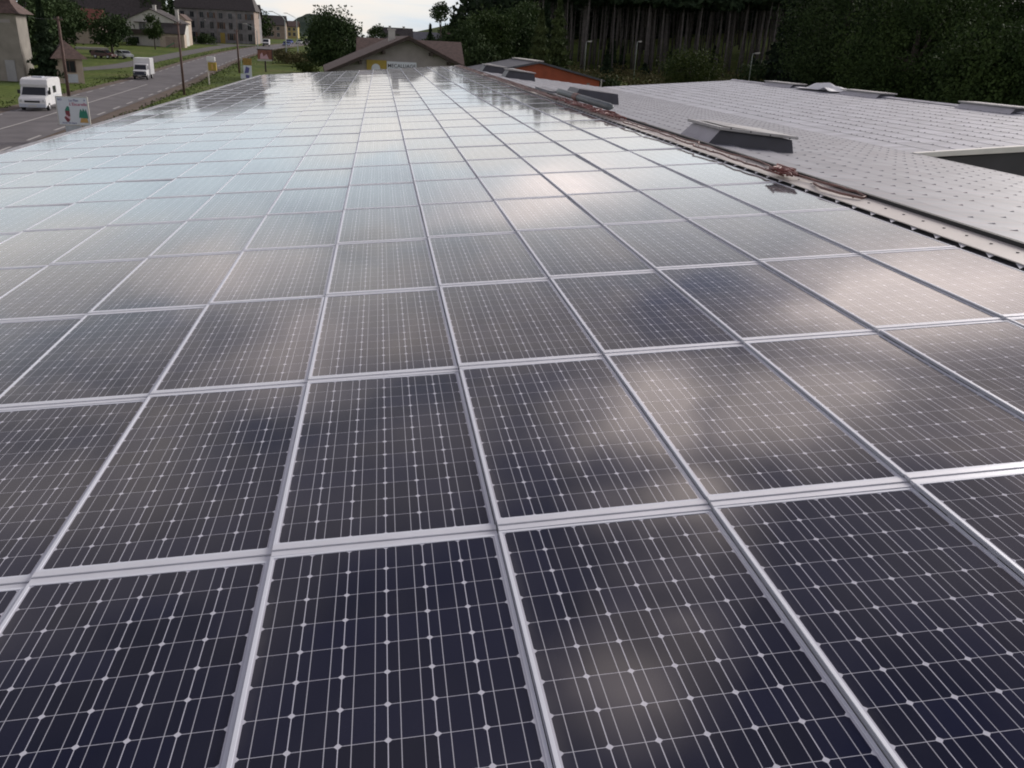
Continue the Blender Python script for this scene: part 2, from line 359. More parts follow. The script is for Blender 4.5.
CL = [(-14.5, -60), (-18.0, 0), (-22.35, 50), (-23.4, 65), (-25.5, 92), (-27.4, 115), (-29.6, 147), (-31.6, 188), (-32.3, 224), (-31.9, 250), (-30.6, 275), (-26.6, 320), (-18, 380), (-6, 450)]
def catmull(p, n=10):
    p = [np.array(q, float) for q in p]; r = []
    for i in range(len(p) - 1):
        a, b, c, d = p[max(i - 1, 0)], p[i], p[i + 1], p[min(i + 2, len(p) - 1)]
        for k in range(n):
            s = k / n
            r.append(0.5 * (2 * b + (c - a) * s + (2 * a - 5 * b + 4 * c - d) * s * s + (3 * b - a - 3 * c + d) * s ** 3))
    r.append(p[-1]); return np.array(r)
CP = catmull(CL)
SEG = np.r_[0, np.cumsum(np.linalg.norm(np.diff(CP, axis=0), axis=1))]
def along(s):
    i = min(max(np.searchsorted(SEG, s) - 1, 0), len(CP) - 2); u = (s - SEG[i]) / (SEG[i + 1] - SEG[i])
    p = CP[i] + (CP[i + 1] - CP[i]) * u; d = CP[i + 1] - CP[i]; d = d / np.linalg.norm(d)
    return p, d
def ribbon(mb, s0, s1, a, b, dz, step=4.0):
    n = max(1, int((s1 - s0) / step)); pv = None
    for k in range(n + 1):
        p, d = along(s0 + (s1 - s0) * k / n); nr = np.array([d[1], -d[0]])
        q = [p + nr * a, p + nr * b]
        q = [(x, y, G(x, y) + dz) for x, y in q]
        if pv: mb.add([pv[0], pv[1], q[1], q[0]], [(0, 1, 2, 3)])
        pv = q
LT = SEG[-1]
M_ASPH = mat('asphalt', (0.12, 0.110, 0.114), 0.85, var=0.22, scale=0.5, bump=0.2, bscale=30)
M_PAINT = mat('road_paint', (0.40, 0.38, 0.36), 0.7, var=0.15, scale=2)
M_EDGE = mat('earth_verge', (0.105, 0.075, 0.055), 0.95, var=0.3, scale=0.8)
M_GRAV = mat('gravel', (0.105, 0.098, 0.096), 0.95, var=0.2, scale=0.8)
mb = MB(); ribbon(mb, 0, LT, -4.6, 4.7, 0.02); tag(mb.build('verge', M_EDGE), kind='structure')
mb = MB(); ribbon(mb, 0, LT, -3.35, 3.35, 0.05); tag(mb.build('road', M_ASPH), kind='structure')
mb = MB()
s = 0.0
while s < LT - 4:
    ribbon(mb, s, s + 2.6, 2.85, 3.02, 0.058, 1.5)
    if s > 30: ribbon(mb, s + 1.5, s + 4.1, -3.05, -2.9, 0.058, 1.5)
    s += 5.6
ribbon(mb, 20, 170, -0.16, -0.02, 0.058)
tag(mb.build('road_markings', M_PAINT), kind='structure')
def path_strip(name, pts, w, m, dz):
    pp = catmull(pts, 8); mb = MB(); pv = None
    for i in range(len(pp)):
        d = pp[min(i + 1, len(pp) - 1)] - pp[max(i - 1, 0)]; d /= np.linalg.norm(d); nr = np.array([d[1], -d[0]])
        q = [pp[i] - nr * w / 2, pp[i] + nr * w / 2]; q = [(x, y, G(x, y) + dz) for x, y in q]
        if pv: mb.add([pv[0], pv[1], q[1], q[0]], [(0, 1, 2, 3)])
        pv = q
    return tag(mb.build(name, m), kind='structure')
path_strip('path', [(-52, 112), (-45.5, 126), (-41.5, 138), (-40, 152), (-41, 180), (-42, 215), (-42.3, 250), (-41.5, 272)], 4.2, M_GRAV, 0.03)
path_strip('forecourt', [(-58, 268), (-44, 271), (-35.6, 272)], 9, M_GRAV, 0.045)
path_strip('yard', [(-2, -40), (-9.2, 20), (-10.4, 60)], 4.0, M_GRAV, 0.03)

# ---------------------------------------------------------------- the solar roof building
PT = math.tan(R(5.0))                            # roof slope, rising to +x
def pvz(x): return H - 1.635 + 0.08749 * x
def nrz(x): return H - 1.36 - 0.0875 * (x - 4.75)
def frz(x): return H - 2.17 + 0.0875 * (x - 14.0) if x < 22.8 else H - 2.17 + 0.0875 * 8.8 - 0.0875 * (x - 22.8)
YE = 53.85
xe = 4.354                                       # ridge-side edge of the last panel column
bld = thing('warehouse', 'long low warehouse carrying the solar panels, its roof sloping down to the road', 'building', (0, 0, 0))
mb = MB(); mb.prism([(-6.55, 0), (13.95, 0), (13.95, nrz(13.95) - .2), (4.62, nrz(4.75) - .2), (4.6, pvz(4.6) - .2), (-6.55, pvz(-6.55) - .2)], -3.0, 20.9)
mb.prism([(-6.55, 0), (13.95, 0), (13.95, nrz(13.95) - .2), (4.62, nrz(4.75) - .2), (4.6, pvz(4.6) - .2), (-6.55, pvz(-6.55) - .2)], 20.9, 54.3)
mb.build('wall', M_WALLG, bld)
mb = MB(); mb.prism([(-6.72, pvz(-6.72) - .16), (xe + .004, pvz(xe) - .16), (xe + .004, pvz(xe) - .07), (-6.72, pvz(-6.72) - .07)], -3.2, YE)
mb.prism([(xe + .005, pvz(xe) - .16), (xe + .30, pvz(xe) - .16), (xe + .30, pvz(xe) - .022), (xe + .005, pvz(xe) - .030)], -3.2, YE)
mb.build('roof_deck', M_DECK, bld)
mb = MB(); zg = pvz(-6.8)                        # gutter: a U profile along the eave
mb.prism([(-6.98, zg - .02), (-6.98, zg - .17), (-6.74, zg - .17), (-6.74, zg - .12), (-6.93, zg - .14), (-6.95, zg - .02)], -3.2, YE + .1)
mb.build('gutter', M_GUTTER, bld)
# ridge flashing: dark slot with white tabs, cream strip with holes, black lip
mb = MB(); mb.prism([(xe + .06, pvz(xe) + .012), (xe + .335, pvz(xe) + .042), (xe + .335, pvz(xe) + .034), (xe + .06, pvz(xe) + .004)], -3.2, YE + .1)
fl = mb.build('ridge_flashing', M_BEIGE, bld)
mb = MB()
y = -3.0
while y < YE:
    mb.tube([(xe + .225, y, pvz(xe) + .026), (xe + .225, y, pvz(xe) + .0345)], 0.012, 8); y += 0.29
mb.build('rivet_hole', M_BLACK, fl)['kind'] = 'stuff'
mb = MB(); y = -2.9
while y < YE:
    mb.add([(xe + .012, y, pvz(xe) - .010), (xe + .07, y + .02, pvz(xe) + .002), (xe + .07, y + .12, pvz(xe) + .002),
            (xe + .012, y, pvz(xe) - .014), (xe + .07, y + .02, pvz(xe) - .002), (xe + .07, y + .12, pvz(xe) - .002)],
           [(0, 1, 2), (5, 4, 3), (0, 3, 4, 1), (1, 4, 5, 2), (2, 5, 3, 0)]); y += 0.32
mb.build('flashing_tab', M_STRIP, fl)['kind'] = 'stuff'
mb = MB(); mb.prism([(xe + .338, pvz(xe) + .075), (xe + .385, pvz(xe) + .075), (xe + .42, nrz(4.8) + .03), (xe + .338, nrz(4.8) - .05)], -3.2, YE + .1)
mb.build('ridge_lip', M_BLACK, bld)
mb = MB(); mb.prism([(xe + .432, nrz(4.8) + .05), (xe + .47, nrz(4.8) + .055), (xe + .47, nrz(4.8) + .01), (xe + .432, nrz(4.8) + .01)], -3.2, YE + .1)
mb.build('ridge_edge_trim', M_GUTTER, bld)

def tile_mat(name, base, rust, x0):
    m = bpy.data.materials.new(name); m.use_nodes = True; t = m.node_tree; b = t.nodes['Principled BSDF']
    c = N(t, 'ShaderNodeTexCoord'); s = N(t, 'ShaderNodeSeparateXYZ'); t.links.new(c.outputs['Object'], s.inputs[0])
    n = N(t, 'ShaderNodeTexNoise'); t.links.new(c.outputs['Object'], n.inputs['Vector']); n.inputs['Scale'].default_value = 1.1; n.inputs['Detail'].default_value = 6
    col = ramp(t, n.outputs[0], [(0.3, tuple(x * .88 for x in base)), (0.7, tuple(min(1, x * 1.08) for x in base))])
    cc = N(t, 'ShaderNodeCombineXYZ'); t.links.new(M2(t, 'FLOOR', M2(t, 'DIVIDE', M2(t, 'SUBTRACT', s.outputs[0], x0), 0.68)), cc.inputs[0]); t.links.new(M2(t, 'FLOOR', M2(t, 'DIVIDE', s.outputs[1], 0.36)), cc.inputs[1])
    wn2 = N(t, 'ShaderNodeTexWhiteNoise'); t.links.new(cc.outputs[0], wn2.inputs['Vector'])
    col = mixc(t, 1.0, col, ramp(t, wn2.outputs['Value'], [(0.0, 0.86), (1.0, 1.12)]), 'MULTIPLY')
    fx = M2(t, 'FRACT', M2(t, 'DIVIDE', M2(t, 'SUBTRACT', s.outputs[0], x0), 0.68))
    course_tone = ramp(t, fx, [(0.0, 1.0), (0.78, 1.0), (0.97, 0.87)])  # each course slightly darker towards one end
    col = mixc(t, 1.0, col, course_tone, 'MULTIPLY')
    f = M2(t, 'FRACT', M2(t, 'DIVIDE', s.outputs[1], 0.36)); seam = M2(t, 'LESS_THAN', M2(t, 'ABSOLUTE', M2(t, 'SUBTRACT', f, 0.5)), 0.035)
    n3 = N(t, 'ShaderNodeTexNoise'); t.links.new(c.outputs['Object'], n3.inputs['Vector']); n3.inputs['Scale'].default_value = 0.55; n3.inputs['Detail'].default_value = 3
    col = mixc(t, M2(t, 'MULTIPLY', seam, ramp(t, n3.outputs[0], [(0.35, 0.15 * rust), (0.7, 0.75 * rust)])), col, (0.36, 0.22, 0.20))
    t.links.new(col, b.inputs['Base Color']); b.inputs['Roughness'].default_value = 0.5
    return m
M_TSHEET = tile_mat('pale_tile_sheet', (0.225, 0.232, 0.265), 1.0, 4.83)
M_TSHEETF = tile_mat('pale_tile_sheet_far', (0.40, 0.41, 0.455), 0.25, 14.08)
def tile_sheet(name, x0, x1, y0, y1, zf, up, m, parent):
    # tile-effect sheets: a step every 0.68 m of slope, a shallow wave every 0.36 m along the eave, a small nib per wave standing in for the shade under the tile noses
    P, Wv = 0.68, 0.36; mb = MB(); ny = int((y1 - y0) / Wv * 4)
    yy = np.linspace(y0, y1, ny + 1)
    wave = 0.009 * np.maximum(0, np.cos(2 * np.pi * (yy / Wv))) ** 6
    nc = int(math.ceil((x1 - x0) / P)); vs = []; fs = []
    for k in range(nc):
        a, b = x0 + k * P, min(x0 + (k + 1) * P, x1)
        za, zb = (zf(a) + (0.0 if not up else 0.006)), (zf(b) + (0.03 if not up else 0.0))
        base = len(vs)
        dp = .030 if not up else .004
        rows = [(a, za), (b, zb), (b, zb - dp)] if not up else [(a, za - dp), (a, za), (b, zb)]
        for x, z in rows:
            vs += [(x, y_, z + w_) for y_, w_ in zip(yy, wave)]
        for j in range(2):
            o = base + j * (ny + 1)
            fs += [(o + i, o + ny + 1 + i, o + ny + 2 + i, o + 1 + i) for i in range(ny)]
    me = bpy.data.meshes.new(name); me.from_pydata(vs, [], fs); me.materials.append(m)
    sh = link(name, me, parent)
    nb = MB()
    for k in range(nc):
        b = x0 + (k + 1) * P if not up else x0 + k * P
        if b > x1 - .1 or b < x0 + .1: continue
        n0, n1_ = int(math.ceil(y0 / Wv)), int(y1 / Wv)
        sg = 1 if not up else -1
        z = zf(b)
        for i in range(n0, n1_):
            yc = (i + .5) * Wv + random.uniform(-.02, .02); w_ = random.uniform(.022, .045); l = random.uniform(.04, .10)
            if up: w_ *= .6; l *= .7
            if random.random() < (.35 if up else .08): continue
            nb.add([(b - sg * l, yc, z + (.034 if not up else .016)), (b + sg * .02, yc - w_, z + .012), (b + sg * .02, yc + w_, z + .012), (b + sg * .0, yc, z + (.041 if not up else .036))],
                   [(0, 1, 3), (0, 3, 2), (1, 2, 3), (0, 2, 1)])
    nb.build('nib_shade_mark', M_NIB, sh)['kind'] = 'stuff'
    return sh
M_NIB = mat('nib_shade_grey', (0.24, 0.235, 0.265), 0.7)  # grey of the nibs that mark shade under the tile noses
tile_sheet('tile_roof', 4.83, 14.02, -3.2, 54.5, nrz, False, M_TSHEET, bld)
mb = MB(); mb.prism([(14.03, nrz(14) - .16), (14.16, nrz(14) - .16), (14.16, nrz(14) - .03), (14.03, nrz(14) + .0)], -3.2, 20.84); mb.build('eave_trim', M_GUTTER, bld)

shed = thing('neighbouring_shed', 'pale tiled shed roof rising beyond the valley, dark gable with white coping', 'building', (0, 0, 0))
mb = MB(); mb.prism([(14.06, 0), (31.6, 0), (31.6, frz(31.6) - .12), (22.8, frz(22.8) - .12), (14.06, frz(14.06) - .12)], 21.0, 55.3)
mb.build('wall', M_DKCLAD, shed)
mb = MB(); mb.prism([(13.9, frz(14) - .06), (22.8, frz(22.8) - .14), (31.8, frz(31.6) - .14), (31.8, frz(31.6) + .07), (22.8, frz(22.8) + .07), (13.9, frz(14) + .06)], 20.86, 21.06)
mb.build('coping', M_COPING, shed)
tile_sheet('tile_roof', 14.08, 22.8, 21.08, 55.5, frz, True, M_TSHEETF, shed)
tile_sheet('rear_tile_roof', 22.8, 31.7, 21.08, 55.5, frz, False, M_TSHEETF, shed)
mb = MB(); mb.prism([(22.6, frz(22.6) + .03), (22.8, frz(22.8) + .075), (23.0, frz(23) + .03), (22.8, frz(22.8) + .055)], 21.08, 55.5)
mb.build('ridge_cap', M_TSHEETF, shed)

# ---------------------------------------------------------------- solar panels
PW, PL, PITCH = 0.787, 1.53, 0.791
def panel_geo():
    la = MB(); la.add([(.008, .008, 0), (PW - .008, .008, 0), (PW - .008, PL - .008, 0), (.008, PL - .008, 0)], [(0, 1, 2, 3)])
    fr = MB(); t, b = .0022, -.036; e = .0115
    fr.box(0, e, 0, PL, b, t); fr.box(PW - e, PW, 0, PL, b, t); fr.box(e, PW - e, 0, e, b, t); fr.box(e, PW - e, PL - e, PL, b, t)
    sd_ = MB(); sd_.box(-.0036, -.0006, 0.0, PL, -.020, -.0035)  # added grey filler, painted as the shaded side of the raised frame
    sd_.cur = 1
    for k in range(7): sd_.box(-.0043, -.0037, .03 + k * .215, .20 + k * .215, -.0165, -.0135)  # black dashes painted in for the shaded slots below the frame
    st = MB(); st.box(0, PW + .003, -.067, -.037, -.03, .0005); st.box(0, PW + .003, -.033, -.002, -.03, .0045)
    st.box(PW * .03, PW * .97, -.036, -.034, -.03, -.001)
    return la, fr, sd_, st
la, fr, sdm, st = panel_geo()
me_l = la.mesh('laminate', M_CELL); me_f = fr.mesh('frame', M_ALU); me_s = sdm.mesh('shaded_side', [M_ALUSIDE, M_BLACK]); me_t = st.mesh('cover_strip', M_STRIP, bevel=.0025)
uvl = me_l.uv_layers.new(name='UVMap')
for lp in me_l.loops: uvl.data[lp.index].uv = me_l.vertices[lp.vertex_index].co.xy
CAMW = np.array(camo.matrix_world)
def to_px(P):
    d = CAMW[:3, :3].T @ (np.asarray(P, float) - CAMW[:3, 3]); return np.array([512 + 837 * d[0] / -d[2], 384 - 837 * d[1] / -d[2]])
slots = []
for c in range(-9, 5):
    for r in range(-2, 32):
        x = xe - (5 - c) * PITCH; y = 2.568 + 1.6 * r + .036
        vis = 0.0
        if r >= -1:
            q = [to_px((x + a, y + b_, pvz(x + a))) for a, b_ in ((0, 0), (PW, 0), (PW, PL), (0, PL))]
            q = [np.clip(p, (0, 0), (1024, 768)) for p in q]
            vis = 0.5 * abs(sum(q[i][0] * q[(i + 1) % 4][1] - q[(i + 1) % 4][0] * q[i][1] for i in range(4)))
        slots.append((vis, c, r, x, y))
slots.sort(reverse=True)
ORD = ['zeroth', 'first', 'second', 'third', 'fourth', 'fifth', 'sixth', 'seventh', 'eighth', 'ninth', 'tenth', 'eleventh', 'twelfth', 'thirteenth', 'fourteenth',
       'fifteenth', 'sixteenth', 'seventeenth', 'eighteenth', 'nineteenth', 'twentieth', 'twenty-first', 'twenty-second', 'twenty-third', 'twenty-fourth', 'twenty-fifth',
       'twenty-sixth', 'twenty-seventh', 'twenty-eighth', 'twenty-ninth', 'thirtieth', 'thirty-first', 'thirty-second', 'thirty-third', 'thirty-fourth']
TILT = R(4.0)
def panel_matrix(x, y, prng):
    rx, ry = prng.gauss(0, R(.09)), prng.gauss(0, R(.12))
    return Matrix.Translation((x, y, pvz(x) + 0.0)) @ Matrix.Rotation(-TILT + ry, 4, 'Y') @ Matrix.Rotation(rx, 4, 'X') @ Matrix.Rotation(prng.gauss(0, R(.05)), 4, 'Z')
proto = thing('solar_panel', '', 'solar panel', group='solar panels on the near roof slope')
for nm, me in (('laminate', me_l), ('frame', me_f), ('shaded_side', me_s), ('cover_strip', me_t)): link(nm, me, proto)
prng = random.Random(11); far = []; first = True
for k, (vis, c, r, x, y) in enumerate(slots):
    mtx = panel_matrix(x, y, prng)
    if vis > 0 and k < 300:
        o = proto if first else copy_tree(proto); first = False
        o.matrix_world = mtx
        o['label'] = 'dark solar panel in the %s column from the ridge flashing, %s row from the front' % (ORD[5 - c], ORD[r + 2])
    else: far.append(mtx)
vs, fs, mi, uvs = [], [], [], []
for mtx in far:
    for me, idx in ((me_l, 0), (me_f, 1), (me_s, 2), (me_t, 3)):
        k = len(vs); vs += [tuple(mtx @ v.co) for v in me.vertices]
        for p in me.polygons:
            fs.append(tuple(k + i for i in p.vertices)); mi.append(4 if p.material_index else idx)
            uvs += [tuple(me.vertices[i].co.xy) for i in p.vertices]
me = bpy.data.meshes.new('far_solar_panels'); me.from_pydata(vs, [], fs)
for m in (M_CELL, M_ALU, M_ALUSIDE, M_STRIP, M_BLACK): me.materials.append(m)
me.polygons.foreach_set('material_index', mi)
u = me.uv_layers.new(name='UVMap'); u.data.foreach_set('uv', [a for b in uvs for a in b])
tag(link('far_solar_panels', me), 'farthest rows of solar panels mirroring the bright sky at the roof end', 'solar panels', kind='stuff')

# ---------------------------------------------------------------- roof vents, cables, roll, tarp
def vent(label, x, y, lx, ly, h, zf, leftm=M_VENTLT, group='roof vents on the pale tiled roofs', lid=True):
    t = thing('roof_vent', label, 'roof vent', (x, y, zf(x + lx / 2)), 0, group)
    sl_ = (zf(x + lx) - zf(x)) / lx; Z = lambda a: sl_ * (a - lx / 2)
    f = .24
    b = [(0, 0, Z(0) - .03), (lx, 0, Z(lx) - .03), (lx, ly, Z(lx) - .03), (0, ly, Z(0) - .03)]
    tp = [(f, .06, Z(f) + h), (lx - .05, .06, Z(lx) + h), (lx - .05, ly - .06, Z(lx) + h), (f, ly - .06, Z(f) + h)]
    m = MB(); m.add(b + tp, [(0, 1, 5, 4), (1, 2, 6, 5), (2, 3, 7, 6), (4, 5, 6, 7)]); m.build('curb', M_VENTDK, t)
    m = MB(); m.add([b[0], b[3], tp[3], tp[0]], [(0, 1, 2, 3)]); m.add([(p[0] + .02, p[1], p[2]) for p in (b[0], b[3], tp[3], tp[0])], [(3, 2, 1, 0)]); m.build('curb_side', leftm, t)
    if lid:
        m = MB(); e = .07
        zt = lambda a: Z(a) + h + .02
        m.hexa([(f - e, -e, zt(f)), (lx + .01, -e, zt(lx)), (lx + .01, ly + e, zt(lx)), (f - e, ly + e, zt(f))],
               [(f - e, -e, zt(f) + .05), (lx + .01, -e, zt(lx) + .05), (lx + .01, ly + e, zt(lx) + .05), (f - e, ly + e, zt(f) + .05)])
        m.hexa([(f + .1, .1, zt(f) + .051), (lx - .1, .1, zt(lx) + .051), (lx - .1, ly - .1, zt(lx) + .051), (f + .1, ly - .1, zt(f) + .051)],
               [(f + .35, .35, zt(f) + .068), (lx - .35, .35, zt(lx) + .068), (lx - .35, ly - .35, zt(lx) + .068), (f + .35, ly - .35, zt(f) + .068)])
        ld = m.build('lid', M_VENTLID, t, bevel=.012)
        m = MB()
        for k in range(4): m.tube([(f + .15 + k * (lx - f - .2) / 3.3, -e - .006, zt(f + k * .5) + .025), (f + .15 + k * (lx - f - .2) / 3.3, -e + .01, zt(f + k * .5) + .025)], .014, 6)
        m.build('bolt', M_BLACK, ld)
    return t
vent('nearest large roof vent, dark front and grey left side under a pale lid', 5.72, 14.72, 1.68, 1.55, .25, nrz)
vent('dark open roof vent just behind the grey pipe roll, without its lid', 5.95, 27.2, 1.55, 1.55, .34, nrz, M_VENTDK, lid=False)
vent('dark low vent with a white lid, second from the far end of the panel ridge', 6.2, 44.6, 1.6, 1.5, .36, nrz, M_VENTDK)
vent('dark low vent with a white lid, farthest along the panel ridge', 5.9, 52.2, 1.5, 1.5, .36, nrz, M_VENTDK)
fl3 = lambda x: frz(22.8) - .02
vent('pale-lidded ridge vent beside the third lamp post, left of the white tarpaulin', 22.35, 46.3, 1.0, 3.7, .16, fl3, M_VENTLT)
vent('pale-lidded ridge vent immediately right of the white tarpaulin', 22.35, 37.5, 1.0, 3.5, .16, fl3, M_VENTLT)
vent('pale-lidded ridge vent in front of the big leafy trees at the right edge', 22.35, 28.6, 1.0, 3.2, .17, fl3, M_VENTLT)

def noisy_line(p0, p1, n, ax, az, rng):
    p0, p1 = np.array(p0, float), np.array(p1, float); q = []; a = b = 0
    for i in range(n + 1):
        a = a * .6 + rng.gauss(0, ax); b = b * .6 + rng.gauss(0, az)
        p = p0 + (p1 - p0) * i / n; q.append((p[0] + a, p[1], p[2] + abs(b)))
    return q
rg = random.Random(3); zc = pvz(xe) + .065
zc = pvz(xe) + .05
cb = MB(); cb.tube(noisy_line((xe + .08, 18.0, zc), (xe + .10, 9.0, zc), 60, .016, .004, rg), .011, 7)
cb.tube(noisy_line((xe + .17, 18.0, zc), (xe + .27, 9.1, zc + .01), 50, .02, .006, rg), .010, 7)
cb.tube(noisy_line((xe + .2, 9.1, zc + .02), (xe + .34, 7.9, zc + .01), 18, .010, .004, rg) + [(xe + .33, 7.68, zc), (xe + .24, 7.6, zc), (xe + .16, 7.85, zc), (xe + .13, 8.2, zc), (xe + .2, 8.5, zc)], .013, 7)
tag(cb.build('electric_cable', M_REDDK, smooth=True), 'rust-red cable run along the cream ridge flashing, ending in a loose loop', 'cable')
cb = MB()
for k in range(7):
    q = [(xe + .15 + rg.gauss(0, .055), 9.15 + rg.gauss(0, .16), zc + .015 + abs(rg.gauss(0, .035))) for a_ in range(7)]
    cb.tube([tuple(p) + () for p in np.c_[catmull([p[:2] for p in q], 4), np.interp(np.linspace(0, 6, 25), range(7), [p[2] for p in q])].tolist()], .012, 6)
tag(cb.build('cable_coil', M_RED, smooth=True), 'small tangled red cable knot on the ridge flashing, right of the nearest vent', 'cable')
cb = MB()
for k in range(14):
    y0 = 16.0 + rg.random() * 3.0; y1 = 19.5 + rg.random() * 3.5
    cb.tube(noisy_line((xe + .02 + rg.random() * .32, y0, zc + rg.random() * .05), (xe + .02 + rg.random() * .32, y1, zc + rg.random() * .04), 26, .04, .012, rg), .013, 6)
tag(cb.build('cable_bundle', M_RED, smooth=True), 'messy heap of red cables along the ridge below the grey roll', 'cables')
cb = MB()
for k in range(3):
    cb.tube(noisy_line((xe + .05 + .12 * k, 22, zc), (xe + .02 + .1 * k, 52.5, zc), 60, .03, .008, rg), .022, 6)
tag(cb.build('far_cable_run', M_REDDK, smooth=True), 'reddish cables running on along the far half of the ridge', 'cables')
cb = MB(); cb.tube(noisy_line((xe + .5, 12.5, nrz(5) + .06), (xe + .9, 17.5, nrz(5.1) + .06), 30, .03, .01, rg), .02, 6)
tag(cb.build('loose_cable', M_REDDK, smooth=True), 'thin red cable lying loose on the pale tiles beside the ridge', 'cable')
rl = thing('pipe_roll', 'long grey plastic roll lying along the ridge above the red cables', 'roll', (xe + .36, 18.4, pvz(xe) + .14), 0)
m = MB(); m.tube([(.22, 0, 0), (.16, .1, 0), (-.05, 4.2, .06), (-.06, 4.5, .06)], [.04, .08, .085, .085], 14); m.build('sheet', M_PIPE, rl, smooth=True)
m = MB(); m.tube([(.035, 2.5, .032), (.018, 2.9, .036)], .093, 14); m.build('tie', M_REDDK, rl)
pl = MB(); pl.box(5.5, 5.7, 28.6, 31.4, nrz(5.5) + .05, nrz(5.5) + .12); pl.box(5.8, 5.92, 29.0, 31.9, nrz(5.8) + .05, nrz(5.8) + .13); 
tag(pl.build('timber_plank', M_GUTTER, bevel=.01), 'grey planks left on the tiles behind the lidless roof vent', 'planks')
# tarpaulin heap: a crumpled sheet mound on the far ridge
def tarp():
    n = 26; v = []; f = []; rr = random.Random(8)
    ph = [(rr.uniform(2, 7), rr.uniform(2, 7), rr.uniform(0, 6), rr.uniform(.02, .07)) for _ in range(9)]
    for i in range(n + 1):
        for j in range(n + 1):
            a, b = i / n * 2 - 1, j / n * 2 - 1; d = math.sqrt((a * .95) ** 2 + b * b)
            h = (.20 * math.exp(-((a - .1) / .5) ** 2 - ((b + .25) / .22) ** 2) + .16 * math.exp(-((a + .2) / .4) ** 2 - ((b - .3) / .28) ** 2) + .10 * math.exp(-(b + .62) ** 2 / .02)) + sum(q * math.sin(k1 * a + k2 * b + p) for k1, k2, p, q in ph) * max(0, 1.15 - d) * .9 + .2 * max(0, .35 - abs(b + .55)) 
            v.append((a * .6, b * 2.1, max(.015, h)))
    for i in range(n):
        for j in range(n): k = i * (n + 1) + j; f.append((k, k + n + 1, k + n + 2, k + 1))
    me = bpy.data.meshes.new('tarpaulin'); me.from_pydata(v, [], f); me.materials.append(M_TARP); return me
tp = link('tarpaulin', tarp(), None, (22.8, 43.4, frz(22.8) + .04)); tag(tp, 'crumpled white plastic tarpaulin heaped on the far pale roof ridge', 'tarpaulin')

# ---------------------------------------------------------------- houses
def window(parent, x0, x1, z0, z1, y, frame_m, shut=None, depth=.06, axis='y', sgn=-1):
    m = MB()
    def B(mb_, a0, a1, c0, c1, d0, d1):
        lo, hi = sorted((y + sgn * d0, y + sgn * d1))
        if axis == 'y': mb_.box(a0, a1, lo, hi, c0, c1)
        else: mb_.box(lo, hi, a0, a1, c0, c1)
    e = .09
    B(m, x0 - e, x0, z0 - e, z1 + e, -.02, depth); B(m, x1, x1 + e, z0 - e, z1 + e, -.02, depth); B(m, x0, x1, z1, z1 + e, -.02, depth); B(m, x0, x1, z0 - e, z0, -.02, depth)
    B(m, (x0 + x1) / 2 - .03, (x0 + x1) / 2 + .03, z0, z1, -.02, depth - .01)
    if shut:
        w_ = (x1 - x0) / 2
        m.cur = 1
        B(m, x0 - e - w_, x0 - e - .01, z0, z1, .005, .05); B(m, x1 + e + .01, x1 + e + w_, z0, z1, .005, .05)
    w = m.build('window', [frame_m, shut] if shut else frame_m, parent)
    g = MB(); B(g, x0, x1, z0, z1, -.02, .012); g.build('pane', M_GLASS, w)
    return w
def roof_gable(parent, w, l, ze, zr, m, ov=.5, th=.18, axis='y', xr=0.0, name='roof'):
    # ridge along axis; w = span, l = length (0..l)
    s1 = (zr - ze) / (w / 2 + xr); s2 = (zr - ze) / (w / 2 - xr)
    pr = [(-w / 2 - ov, ze - ov * s1), (xr, zr), (w / 2 + ov, ze - ov * s2), (w / 2 + ov, ze - ov * s2 + th), (xr, zr + th), (-w / 2 - ov, ze - ov * s1 + th)]
    mb_ = MB()
    if axis == 'y': mb_.prism(pr, -ov, l + ov)
    else: mb_.prism(pr, -ov, l + ov, 'x')
    return mb_.build(name, m, parent)
def house(name, label, loc, rotz, w, l, ze, zr, wm, rm, wins=(), ov=.5, xr=0.0, group=None, cat='house', chim=None, ridge='y', door=None, frame_m=None):
    t = thing(name, label, cat, loc, rotz, group)
    mb_ = MB(); pr = [(-w / 2, -1.5), (w / 2, -1.5), (w / 2, ze), (xr, zr - .02), (-w / 2, ze)]
    if ridge == 'y': mb_.prism(pr, 0, l)
    else: mb_.prism(pr, 0, l, 'x')
    mb_.build('wall', wm, t)
    r = roof_gable(t, w, l, ze, zr, rm, ov, axis=ridge, xr=xr)
    if chim:
        for (cx_, cy_, h_) in chim:
            c = MB(); c.box(cx_ - .35, cx_ + .35, cy_ - .35, cy_ + .35, ze, zr + h_); c.box(cx_ - .45, cx_ + .45, cy_ - .45, cy_ + .45, zr + h_, zr + h_ + .15); c.build('chimney', M_OFFW, r)
    for q in wins: window(t, *q, frame_m or M_OFFW)
    if door:
        d = MB(); d.box(door[0], door[1], -.05, .03, 0, door[2]); d.build('door', door[3], t)
    return t
